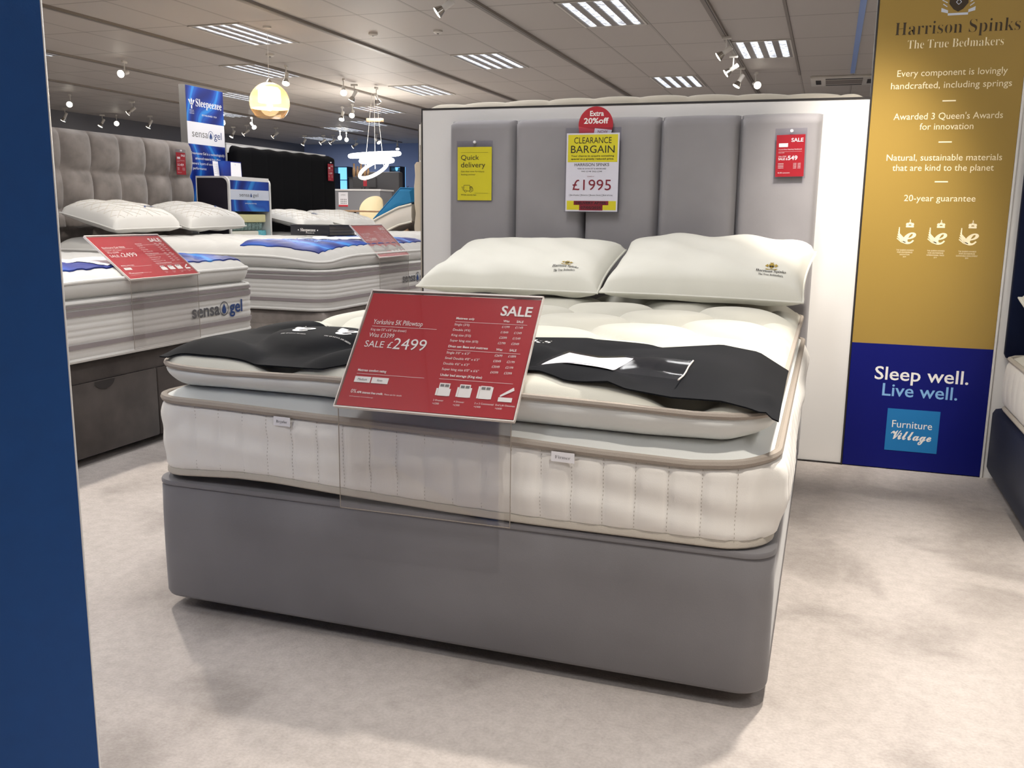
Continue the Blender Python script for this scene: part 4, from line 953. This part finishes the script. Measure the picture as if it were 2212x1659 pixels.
t = thing('framed_notice', 'white notice in a thin blue frame on the sample unit', 'notice', (-3.18, 4.82, 1.265)); fr = Fr((-3.15, 4.740, 1.265), (0, 1, 0), (-.05, 0, 1)); MB().slab(fr, 0, .175, 0, .135, -.008, 0).build('frame', 'royal', t, False); MB().rect(fr, .006, .168, .004, .127, .0006).build('paper', 'white_card', t, False)
c = MB(); disc(c, fr, .09, .108, .003, .0012, 10); c.build('dot', 'logo_blue', t, False)

# ================================================================== ceiling furniture
GX = lambda k: KX0 - KDX * k
GY = lambda j: JY0 + JDY * j
TR_L = {1: 'ceiling track rail nearest the gold panel', 4: 'ceiling track rail passing above the middle of the main bed', 7: 'ceiling track rail left of the pendant, running past its cable', 10: 'ceiling track rail above the blue banner', 13: 'ceiling track rail farther left above the tufted headboard', 16: 'far ceiling track rail near the left wall'}
for k, lb in TR_L.items():
    t = thing('lighting_track', lb, 'lighting track', (GX(k), 9, HC), 'ceiling track rails'); x = GX(k)
    MB().box(x - .030, x + .030, -4.5, 21.5, HC - .028, HC).build('rail', 'track', t, False); MB().box(x + .010, x + .020, -4.5, 21.5, HC - .0285, HC - .027).build('slot', 'track_slot', t, False)
for k, m, lb, wd in ((-1, 'rail_blue_reflection', 'ceiling rail with a blue reflection painted in, beside the gold panel', .028), (0, 'track', 'slim grey ceiling rail between the blue-reflection rail and the track', .014)):  # first rail carries a bluish reflection as painted colour
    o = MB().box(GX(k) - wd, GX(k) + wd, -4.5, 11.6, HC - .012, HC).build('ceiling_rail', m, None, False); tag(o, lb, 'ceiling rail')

# recessed four-strip ceiling lights
t0 = thing('ceiling_light', 'x', 'ceiling light', (0, 0, 0), 'recessed ceiling lights')
c = MB(); w2, l2 = KDX / 2 - .012, JDY / 2 - .012
for a, b, e, f in ((-w2, w2, -l2, -l2 + .02), (-w2, w2, l2 - .02, l2), (-w2, -w2 + .02, -l2, l2), (w2 - .02, w2, -l2, l2)): c.box(a, b, e, f, -.010, .0)
c.build('frame', 'metal_white', t0, False)
sw = (2 * w2 - .04) / 4
for k in range(4):
    x = -w2 + .02 + sw * k; c = MB(); c.add([(x + sw * (.24 + .52 * f), y, -.001 - .007 * math.sin(PI * f)) for y in (l2 - .03, -l2 + .03) for f in [i / 6 for i in range(7)]], [(i, i + 1, i + 8, i + 7) for i in range(6)])
    c.build('louvre_strip', 'strip', t0, True)
for k in range(5):
    x = -w2 + .02 + sw * k; a, b = (x, x + sw * .22) if k == 0 else ((x - sw * .22, x) if k == 4 else (x - sw * .22, x + sw * .22)); c = MB(); c.box(a, b, -l2 + .02, l2 - .02, -.009, 0); c.build('divider', 'louvre_bar', t0, False)
LI = [(2, 0, 'nearest recessed ceiling light, cut by the top of the picture'), (0, 2, 'recessed ceiling light beside the white spotlights, left of the gold panel'), (5, 2, 'recessed ceiling light above the left part of the main headboard'), (8, 0, 'recessed ceiling light up in front of the amber pendant'),
      (2, 4, 'small recessed ceiling light just above the right half of the partition'), (8, 4, 'recessed ceiling light just left of the partition top'), (10, 2, 'recessed ceiling light right behind the amber pendant'), (13, 4, 'recessed ceiling light at the right edge of the blue banner, higher one'), (13, 0, 'recessed ceiling light far left, mostly behind the blue panel edge'), (16, 6, 'recessed ceiling light at the right edge of the blue banner, lower one'),
      (11, 6, 'recessed ceiling light above the hanging white spotlights'), (15, 9, 'thin far recessed ceiling light above the black headboard'), (13, 8, 'far recessed ceiling light below the hanging beam'), (5, -2, 'recessed ceiling light above the striped mattresses, near the partition'), (2, -4, 'recessed ceiling light right over the main bed'), (-4, 0, 'recessed ceiling light behind the gold panel'), (-4, -4, 'recessed ceiling light above the navy bed'), (5, -6, 'recessed ceiling light above the foot of the nearest striped mattress'), (0, -2, 'recessed ceiling light behind the gold panel, above the hidden bed'), (0, -6, 'recessed ceiling light above the front right of the main bed'), (2, -8, 'recessed ceiling light behind the camera'), (8, -4, 'recessed ceiling light above the tufted headboard'), (-4, -8, 'recessed ceiling light behind the camera at right'), (8, -8, 'recessed ceiling light behind the blue panel'), (10, -2, 'recessed ceiling light above the black headboard'), (5, 6, 'recessed ceiling light hidden behind the partition'), (0, 6, 'far recessed ceiling light hidden behind the main partition'), (18, 11, 'farthest recessed ceiling light toward the blue wall')]
for i, (k, j, lb) in enumerate(LI):
    loc = (GX(k) - KDX / 2, GY(j) + JDY / 2, HC - .001)
    if i == 0: r = t0; r.location = loc; r['label'] = lb
    else: r = copy_tree(t0, loc, 0, lb)
    lamp('ceiling_light_lamp', 'AREA', (loc[0], loc[1], HC - .03), (loc[0], loc[1], 0), FILL, (1, .988, .98), .55, 1.05, parent=r)

# track spotlights: three tilts, copied everywhere
def rf_(t): return [o for o in t.children if o.name.startswith('reflector')][0]
def make_spot(tilt):
    t = thing('spotlight', 'x', 'spotlight', (0, 0, 0), 'track spotlights'); a = math.radians(tilt); d = Vector((math.cos(a), 0, -math.sin(a)))
    MB().box(-.05, .05, -.016, .016, -.03, 0, .004).build('track_adapter', 'metal_white', t)
    MB().tube([(0, 0, -.03), (0, 0, -.10), (.004, 0, -.135)], .008, 8).build('stem', 'metal_white', t)
    p = Vector((0, 0, -.15)); MB().lathe([(.020, -.07), (.027, -.066), (.027, .03), (.024, .034)], p, d, 16).build('lamp_holder', 'metal_white', t)
    MB().lathe([(.026, .034), (.034, .05), (.047, .085), (.050, .094), (.048, .096)], p, d, 20).build('reflector', 'chrome', t); MB().lathe([(.047, .0945), (.046, .100), (.030, .104), (.0, .105)], p, d, 20).build('lens', 'lens', rf_(t))
    return t
SPR = {35: make_spot(35), 60: make_spot(60), 15: make_spot(15)}; used = set()
def spot(x, y, tilt, face, label):
    r = SPR[tilt]
    if tilt not in used: used.add(tilt); r.location = (x, y, HC - .026); r.rotation_euler = (0, 0, face); r['label'] = label; return r
    return copy_tree(r, (x, y, HC - .026), face, label)
A_ = math.radians
SPOTS = [(GX(4), 5.75, 35, A_(200), 'large spotlight at the top edge of the picture, above the main bed'), (-7.17, 8.2, 15, A_(-80), 'lit spotlight left of the blue banner, on its own'), (-5.32, 9.06, 60, A_(-70), 'brightly lit spotlight just right of the amber pendant'),
         (-5.17, 10.3, 35, A_(-60), 'lit leftmost spotlight of three on the track left of the partition'), (-5.29, 10.84, 60, A_(190), 'middle spotlight of three on the track left of the partition'), (-5.12, 11.22, 35, A_(100), 'dark-backed rightmost spotlight of three left of the partition'),
         (-10.6, 10.8, 15, A_(-55), 'glaring spotlight near the blue panel at left'), (-10.4, 10.1, 60, A_(-120), 'spotlight half hidden by the blue panel at left'), (-12.3, 13.75, 15, A_(-50), 'glaring spotlight above the middle of the tufted headboard'), (-10.24, 11.84, 35, A_(195), 'spotlight seen from the side, above the tufted headboard'), (-11.66, 13.98, 60, A_(200), 'spotlight just left of the blue banner'), (-12.52, 13.6, 60, A_(230), 'spotlight beside a black box above the tufted headboard'), (-12.34, 12.45, 60, A_(190), 'small spotlight above the left end of the tufted headboard'),
         (.387, 8.52, 35, A_(185), 'white spotlight by the ceiling light left of the gold panel'), (.343, 9.71, 35, A_(190), 'second white spotlight of the row left of the gold panel'), (.347, 10.62, 60, A_(200), 'third white spotlight of the row left of the gold panel'), (.499, 11.11, 15, A_(-70), 'lit spotlight just above the partition left of the gold panel'),
         (-9.99, 14.1, 15, A_(-60), 'bright spotlight at the right edge of the blue banner'), (-11.41, 16.4, 60, A_(230), 'first dark spotlight right of the blue banner'), (-9.73, 14.7, 35, A_(-30), 'higher of two spotlights right of the blue banner'), (-10.84, 16.1, 35, A_(190), 'lower of two spotlights right of the blue banner'), (-10.55, 16.8, 35, A_(185), 'spotlight above the left half of the black headboard'), (-11.03, 18.8, 60, A_(200), 'spotlight above the right half of the black headboard'), (-10.49, 18.8, 35, A_(200), 'spotlight left of the red ticket on the black headboard'), (-10.22, 18.8, 35, A_(185), 'spotlight above the right corner of the black headboard'),
         (-9.46, 17.8, 15, A_(-65), 'glaring left spotlight of the lit pair above the ring lamp'), (-9.57, 18.3, 15, A_(-60), 'glaring right spotlight of the lit pair above the ring lamp'), (-10.3, 20.1, 35, A_(200), 'small spotlight left above the ring lamp'), (-9.02, 18.8, 35, A_(-20), 'small spotlight above the middle of the ring lamp'), (-9.34, 20.6, 60, A_(-60), 'small spotlight at the right end of the ring lamp'), (-6.93, 13.4, 60, A_(-80), 'white hanging spotlight left of the hanging beam'), (-6.56, 13.1, 35, A_(-70), 'spotlight just left of the hanging beam')]
for a in SPOTS: spot(*a)
# working spotlights whose beams reach this corner (their heads are above the picture)
WARM = (1, .925, .82)
def working(x, y, tilt, face, label, target, watts, ang, blend=.7, size=.05):
    r = spot(x, y, tilt, face, label); lamp('spotlight_lamp', 'SPOT', (x + .12 * math.cos(face), y + .12 * math.sin(face), HC - .26), target, watts * SPOT, WARM, size, None, ang, blend, r)
working(GX(-1) + .04, 1.0, 60, A_(95), 'spotlight above the bed corner aimed at the white partition edge', (1.66, 2.12, .86), 230, 34, 1.0, .09)
working(GX(1), 1.1, 60, A_(100), 'spotlight above the bed aimed at the cream pillows', (.75, 1.15, .72), 9, 85, 1.0, .12)
working(GX(-1) + .04, 1.2, 60, A_(-60), 'spotlight aimed at the carpet right of the bed', (1.95, .1, 0), 205, 74, 1.0)
working(GX(-1) + .04, -.6, 60, A_(-100), 'spotlight aimed at the carpet before the camera', (1.9, -.7, 0), 80, 80, 1.0)
working(GX(4), 1.6, 60, A_(-60), 'spotlight aimed at the carpet left of the bed', (-.45, .35, 0), 130, 64, 1.0)
working(GX(4), 3.0, 35, A_(200), 'spotlight aimed at the two striped mattresses', (-2.2, 3.2, .8), 48, 75, 1.0)
working(GX(4), .8, 35, A_(170), 'spotlight aimed at the nearest striped mattress', (-1.6, 1.5, .8), 34, 60, 1.0)
working(GX(7), 4.1, 35, A_(80), 'spotlight aimed at the third bed', (-2.9, 5.8, .9), 40, 75, 1.0)

# amber pendant
PC = Vector((-4.165, 6.9, 2.132)); t = thing('pendant_lamp', 'round amber glass pendant lamp hanging left of the partition', 'pendant lamp', (PC.x, PC.y, PC.z - .16))
rr_ = .208; pro = lambda a0, a1, r, n: [(r * math.sin(a), -r * math.cos(a)) for a in [a0 + (a1 - a0) * i / n for i in range(n + 1)]]
a_cut = math.acos(.155 / rr_); a_mid = math.acos(.062 / rr_)
c = MB(); P1 = pro(a_cut, a_mid, rr_, 8); n = 40
c.loft([[PC + Vector((r * math.cos(2 * PI * k / n), r * math.sin(2 * PI * k / n), h)) for k in range(n)] for r, h in P1]); c.build('clear_lower_glass', 'amber', t)
c = MB(); P1 = pro(a_mid, PI - .06, rr_, 20); c.loft([[PC + Vector((r * math.cos(2 * PI * k / n), r * math.sin(2 * PI * k / n), h)) for k in range(n)] for r, h in P1]); c.build('upper_glass', frost_mat(), t)
MB().lathe([(.0, -.085), (.022, -.078), (.034, -.055), (.030, -.03), (.02, .0)], PC, n=20).build('bulb', 'bulb', t)
MB().lathe([(.03, -.01), (.115, .0), (.118, .03), (.115, .125), (.09, .155), (.0, .165)], PC, n=32).build('inner_diffuser', 'bulb', t)
MB().lathe([(.028, rr_ - .012), (.03, rr_ + .004), (.012, rr_ + .03), (.004, rr_ + .035)], PC, n=16).build('cap', 'chrome', t); MB().tube([PC + Vector((0, 0, rr_ + .03)), (PC.x, PC.y, HC)], .0025, 6).build('cable', 'metal_white', t); MB().lathe([(.045, 0), (.045, -.02), (.01, -.03)], (PC.x, PC.y, HC), n=16).build('ceiling_rose', 'metal_white', t)
lamp('pendant_lamp_light', 'POINT', tuple(PC + Vector((0, 0, -.12))), (0, 0, 0), 14, (1, .8, .55), .04, parent=t)

# air conditioning cassette
t = thing('air_conditioner', 'white ceiling air conditioning cassette left of the gold panel', 'air conditioner', (1.6, 12.2, HC)); MB().box(1.16, 2.04, 11.8, 12.6, HC - .035, HC, .01).build('fascia', 'metal_white', t)
MB().box(1.36, 1.84, 12.0, 12.4, HC - .038, HC - .034).build('grille', 'track', t, False)
for a in ((1.36, 1.84, 11.86, 11.93), (1.36, 1.84, 12.47, 12.54), (1.23, 1.30, 12.0, 12.4), (1.90, 1.97, 12.0, 12.4)): MB().box(a[0], a[1], a[2], a[3], HC - .038, HC - .034).build('air_slot', 'track_slot', t, False)
for x, y, lb in ((GX(9.2), GY(1.5), 'small round smoke detector on the ceiling above the pendant'), (GX(6.4), GY(.75), 'small dark ceiling sensor left of the middle track'), (GX(5.3), GY(.8), 'small dark ceiling sensor left of the nearest ceiling light')):
    t = thing('smoke_detector', lb, 'smoke detector', (x, y, HC)); MB().lathe([(.05, 0), (.05, -.018), (.035, -.03), (.0, -.032)], (x, y, HC), n=20).build('housing', 'metal_white', t); MB().lathe([(.012, -.031), (.012, -.035), (.0, -.036)], (x, y, HC), n=10).build('sensor', 'metal_dark', t)
# hanging beam
BX, BY = -6.74, 14.3
t = thing('hanging_beam', 'short brass beam hung on wires under the ceiling by two spotlights', 'hanging fixture', (BX, BY, 2.68)); MB().box(BX - .16, BX + .16, BY - .05, BY + .05, 2.68, 2.75, .008).build('beam', 'wood', t)
for x in (-.14, -.05, .04, .13): MB().tube([(BX + x, BY, 2.75), (BX + x + .02, BY, HC)], .004, 5).build('wire', 'metal_dark', t)

# ring chandelier
t = thing('ring_chandelier', 'bright white chandelier of three tilted rings hanging far back', 'chandelier', (-5.56, 12, 1.6))
def ring(cx, cz, rx, ry, ax, tw, r):
    M_ = Matrix.Rotation(tw, 4, 'Y') @ Matrix.Rotation(ax, 4, 'X'); return [Vector((cx, 12, cz)) + M_ @ Vector((rx * math.cos(2 * PI * k / 40), ry * math.sin(2 * PI * k / 40), 0)) for k in range(40)]
for a in ((-5.565, 1.925, .40, .40, .05, -.055, .034), (-5.53, 1.83, .25, .25, .03, -.03, .040), (-5.59, 1.695, .27, .16, -.30, -.52, .026)): MB().tube(ring(*a), a[6], 8, True).build('ring', 'ring_light', t)
for x in (-5.75, -5.4, -5.56): MB().tube([(x, 12, 1.7), (-5.56 + (x + 5.56) * .2, 12, HC)], .003, 5).build('wire', 'metal_white', t)
lamp('ring_chandelier_light', 'POINT', (-5.5, 11.8, 1.75), (0, 0, 0), 30, (1, .96, .9), .3, parent=t)

# ================================================================== far part of the shop
# adjustable bed with raised head
t = thing('adjustable_mattress', 'white mattress bent upward on an adjustable bed before the beige headboard', 'mattress', (-3.6, 8.6, .7))
prof = [(-5.2, .72), (-4.1, .72), (-3.75, .78), (-3.45, .945), (-3.2, 1.06), (-3.03, 1.10)]
def sl(x): return IN(x, [p[0] for p in prof], [p[1] for p in prof])
def sec(x, th): z = sl(x); return [(x + .0, y, z - th + th * f) for y, f in ((8.0, .06), (7.985, .3), (7.985, .7), (8.0, .96), (8.04, 1.0), (9.36, 1.0), (9.4, .96), (9.4, .06))]
MB().loft([sec(-5.2 + 2.17 * i / 40, .20) for i in range(41)], True, True).build('body', 'quilt', t)
for f in (0, 1): MB().tube([(-5.2 + 2.17 * i / 40, 7.988, sl(-5.2 + 2.17 * i / 40) - .2 + .2 * f) for i in range(41)], .012, 6).build('edge_tape', 'cream', t)
t = thing('adjustable_bed_frame', 'dark wooden frame under the bent mattress of the adjustable bed', 'bed frame', (-3.6, 8.6, 0)); MB().box(-5.2, -3.0, 8.03, 9.37, .12, .50).build('side_box', 'wood_dark', t, False)
MB().tube([(-3.62, 8.05, .54), (-3.1, 8.05, .80)], .022, 6).build('lifting_arm', 'wood', t)
for x in (-5.1, -3.1):
    for y in (8.1, 9.3): MB().box(x - .03, x + .03, y - .03, y + .03, 0, .12).build('leg', 'wood_dark', t, False)
t = thing('blue_cushion', 'bright blue bolster cushion on the raised end of the bent mattress', 'cushion', (-3.25, 8.4, 1.1))
pts = [(-3.56, .92), (-3.45, 1.03), (-3.32, 1.16), (-3.20, 1.285), (-3.03, 1.28), (-3.0, 1.13), (-3.2, 1.075), (-3.42, .965)]
R = [[(cx * (1 - k) + x * k, y, cz * (1 - k) + z * k) for x, z in pts for cx, cz in [(-3.25, 1.10)]] for y, k in ((8.02, .05), (8.03, .8), (8.07, .97), (8.2, 1.0), (8.7, 1.0), (8.84, .97), (8.88, .8), (8.89, .05))]
MB().loft(R, True, True).build('cover', 'cushion_blue', t, ang=25); MB().tube([(x, 8.06, z) for x, z in pts[:5]], .008, 6).build('seam', 'cushion_blue', t)
t = thing('beige_headboard', 'beige padded headboard seen edge-on at the end of the adjustable bed', 'headboard', (-2.85, 8.6, 0)); R = []
for z, o in ((.1, 0), (.6, .004), (.85, .02), (1.0, 0), (1.1, .016), (1.3, .018), (1.42, .004), (1.54, .012), (1.57, -.015)):
    R.append([(x, y, z) for x, y in rrect(-2.965 - o, -2.885, 7.95, 9.45, .02, 4)])
MB().loft(R, True, True).build('padding', 'beige', t); MB().box(-2.883, -2.845, 7.96, 9.44, 0, 1.575).build('backing_board', 'dark_trim', t, False)
t = thing('grey_partition', 'grey partition edge between the beige headboard and main partition', 'partition panel', (-2.75, 8.6, 0)); MB().box(-2.843, -2.70, 7.94, 9.6, 0, 1.60).build('board', 'desk', t, False); MB().box(-2.843, -2.70, 7.932, 7.94, 0, 1.60).build('edge_strip', 'white_trim', t, False)
t = thing('photo_sign', 'white display panel with a sepia photograph, far left of the partition', 'advertising sign', (-3.1, 9.8, 0)); MB().box(-3.76, -2.6, 9.8, 9.85, 0, 2.17).build('board', 'wall_white', t, False); MB().box(-3.745, -3.10, 9.796, 9.7985, 1.70, 1.90).build('photograph', 'photo', t, False); MB().box(-3.77, -3.76, 9.795, 9.855, 0, 2.17).build('edge_strip', 'dark_trim', t, False)
c = MB(); fr = Fr((-3.6, 9.7985, 2.02), (1, 0, 0), (0, 0, 1)); text(c, fr, 'FURNITURE', .10, 0, .05, .4); c.build('lettering', 'grey_print', t, False)
# dining corner
t = thing('wooden_table', 'pale wooden table top far back behind the third bed', 'table', (-5.7, 11.5, 0)); MB().box(-6.1, -4.9, 11.4, 12.2, 1.00, 1.03, .005).build('tabletop', 'wood', t)
for x, y in ((-6.0, 11.5), (-5.0, 11.5), (-6.0, 12.1), (-5.0, 12.1)): MB().tube([(x, y, 1.0), (x, y, 0)], .02, 8).build('leg', 'metal_dark', t)
t = thing('shell_chair', 'beige rounded shell chair behind the pale wooden table', 'chair', (-6.0, 12.6, 0))
def F(u, v):
    a = PI * (.08 + .84 * u); z = .86 + .42 * v * (math.sin(PI * u) ** .35); r = .21 + .03 * v; return (-5.95 - r * math.cos(a), 12.5 + .24 * math.sin(a) * (.9 + .2 * v), z)
MB().grid(F, 24, 10).grid(lambda u, v: tuple(Vector(F(u, v)) + Vector((0, -.012, 0))), 24, 10, True).build('shell', 'olive', t); MB().lathe([(.2, .84), (.22, .86), (.2, .89)], (-5.95, 12.58, 0), n=24).build('seat', 'olive', t)
for x, y in ((-6.08, 12.46), (-5.82, 12.46), (-6.08, 12.7), (-5.82, 12.7)): MB().tube([(x, y, .86), (x * 1.0, y, 0)], .014, 6).build('leg', 'metal_dark', t)
t = thing('service_desk', 'grey service desk far back, right of the black headboard', 'desk', (-7.0, 14.2, 0)); MB().box(-7.6, -6.5, 14.0, 14.5, 0, 1.40).build('front_panel', 'desk', t, False); MB().box(-7.62, -6.48, 13.98, 14.55, 1.40, 1.43).build('worktop', 'white_trim', t, False)
t = thing('wall_calendar', 'white and red poster on the front of the grey desk', 'poster', (-7.28, 13.98, 1.13)); fr = Fr((-7.38, 13.994, 1.10), (1, 0, 0), (0, 0, 1)); MB().slab(fr, 0, .2, 0, .27, -.004, 0).build('sheet', 'white_card', t, False); MB().rect(fr, 0, .2, 0, .035, .001).build('red_band', 'pink', t, False)
c = MB(); [c.rect(fr, .045 + .035 * i, .065 + .035 * i, .055 + .035 * j, .075 + .035 * j, .001) for i in range(4) for j in range(3)]; text(c, fr, 'OFFERS', .1, .21, .02, .1, 'C', 'sans', .001); c.build('pictures', 'grey_print', t, False)
t = thing('slate_headboard', 'dark slate upholstered panel on thin black legs under the ring lamp', 'display panel', (-7.9, 16, 1.3)); MB().box(-8.16, -7.62, 16.0, 16.08, 1.52, 1.735, .01).build('padding', 'slate', t)
for x in (-7.95, -7.88): MB().tube([(x, 16.02, 1.53), (x - .09, 16.0, 1.25), (x - .15, 15.9, 0)], .012, 6).build('leg', 'dark_trim', t)
t = thing('grey_sofa', 'grey sofa back beside the slate panel far behind the ring lamp', 'sofa', (-7.5, 16.5, 0)); MB().box(-7.95, -7.22, 16.3, 16.5, .5, 1.86, .03).build('backrest', 'slate', t); MB().box(-7.95, -7.22, 16.5, 17.1, .3, .75, .03).build('seat', 'slate', t)
for x in (-7.9, -7.3):
    for y in (16.4, 17.0): MB().box(x - .02, x + .02, y - .02, y + .02, 0, .52).build('leg', 'dark_trim', t, False)
t = thing('hanging_tag', 'small red tag on the slate panel under the ring lamp', 'price ticket', (-7.86, 15.99, 1.55)); fr = Fr((-7.91, 15.995, 1.545), (1, 0, 0), (0, 0, 1)); MB().slab(fr, 0, .085, 0, .145, -.004, 0).build('card', 'pink', t, False); c = MB(); text(c, fr, 'SALE', .042, .11, .02, .06, 'C', 'bold', .001); c.build('lettering', 'white_print', t, False)
def shelf_unit(label, x0, x1, y, z0, z1, n, m, cat='shelf unit'):
    t = thing('display_shelf', label, cat, ((x0 + x1) / 2, y + .15, 0)); MB().box(x0, x1, y + .28, y + .30, 0, z1).build('lit_back', m, t, False)
    for x in (x0, x1 - .02): MB().box(x, x + .02, y, y + .28, 0, z1).build('upright', 'dark_navy', t, False)
    for k in range(n + 1): z = z0 + (z1 - z0) * k / n; MB().box(x0 + .02, x1 - .02, y, y + .27, z - .012, z).build('shelf', 'dark_navy', t, False)
    return t
shelf_unit('blue lit display shelf at the right of the far blue wall', -9.28, -8.97, 20, 1.50, 2.17, 6, 'screen'); shelf_unit('blue lit display cabinet right beside the black headboard', -10.95, -10.5, 20, 1.50, 2.17, 2, 'screen')
rs = random.Random(3)
for k in range(6):
    for q in range(2):
        x = -9.2 + .13 * q; z = 1.50 + .1117 * k; t = thing('glass_vase', 'blue glass vase, %s one on the %s shelf of the right lit unit' % (('left', 'right')[q], ('lowest', 'second lowest', 'third lowest', 'third highest', 'second highest', 'highest')[k]), 'vase', (x, 20.12, z), 'glassware on the lit shelves'); MB().lathe([(.03, 0), (.038, .02), (.02, .05), (.026, .075)], (x, 20.12, z), n=12).build('body', 'glass_blue', t); MB().lathe([(.027, .074), (.03, .08), (.022, .08)], (x, 20.12, z), n=12).build('rim', 'chrome', t)
t = thing('navy_cabinet', 'dark navy display cabinet before the blue lit cabinet', 'cabinet', (-10.8, 19.6, 0)); MB().box(-10.95, -10.55, 19.4, 19.7, 0, 1.98).build('body', 'dark_navy', t, False); MB().box(-10.93, -10.57, 19.39, 19.4, 1.3, 1.95).build('door', 'dark_unit', t, False)
for x, s in ((-10.80, 'left'), (-10.70, 'right')):
    t = thing('white_bowl', 'small white bowl at the %s on the navy cabinet' % s, 'bowl', (x, 19.5, 1.98)); MB().lathe([(.02, 0), (.035, .012), (.045, .04), (.041, .04), (.02, .012)], (x, 19.5, 1.98), n=14).build('body', 'white_card', t)
t = thing('glass_cabinet', 'low cabinet under smoky glassware left below the ring lamp', 'cabinet', (-8.55, 17.1, 0)); MB().box(-8.8, -8.3, 17.0, 17.35, 0, 1.76).build('body', 'slate', t, False); MB().box(-8.82, -8.28, 16.98, 17.37, 1.76, 1.78).build('top', 'dark_trim', t, False)
for k in range(5):
    x = -8.74 + .09 * k; h = (.30, .24, .33, .26, .2)[k]; t = thing('smoky_vase', 'smoky brown glass vase, %s of five below the ring lamp' % ('leftmost', 'second from left', 'middle one', 'second from right', 'rightmost')[k], 'vase', (x, 17.12, 1.78), 'smoky vases on the low cabinet'); MB().lathe([(.025, 0), (.04, .05), (.036, h * .6), (.018, h * .8), (.024, h)], (x, 17.12, 1.78), n=14).build('body', 'amber_glass', t)
t = thing('potted_plant', 'dark leafy plant behind the blue cushion', 'plant', (-7.9, 17.6, 0)); MB().lathe([(.10, 0), (.14, .3), (.13, .3), (.10, .05)], (-7.9, 17.6, .0), n=16).build('pot', 'pot', t); MB().tube([(-7.9, 17.6, .2), (-7.9, 17.6, 1.2)], .02, 6).build('stem', 'wood_dark', t)
c = MB()
for k in range(130):
    a, b, r = rs.uniform(0, 2 * PI), rs.uniform(-.6, 1.2), rs.uniform(.05, .24); p = Vector((-7.9 + r * math.cos(a), 17.6 + r * math.sin(a), 1.36 + .28 * b * .6)); d = Vector((math.cos(a), math.sin(a), rs.uniform(-.3, .8))).normalized() * .11; s_ = d.cross(Vector((0, 0, 1))).normalized() * .025; c.add([p, p + d * .5 + s_, p + d, p + d * .5 - s_], [(0, 1, 2, 3)])
c.build('foliage', 'leaf', t, False)

for o in list(bpy.data.objects):
    if '_o' in o: del o['_o']
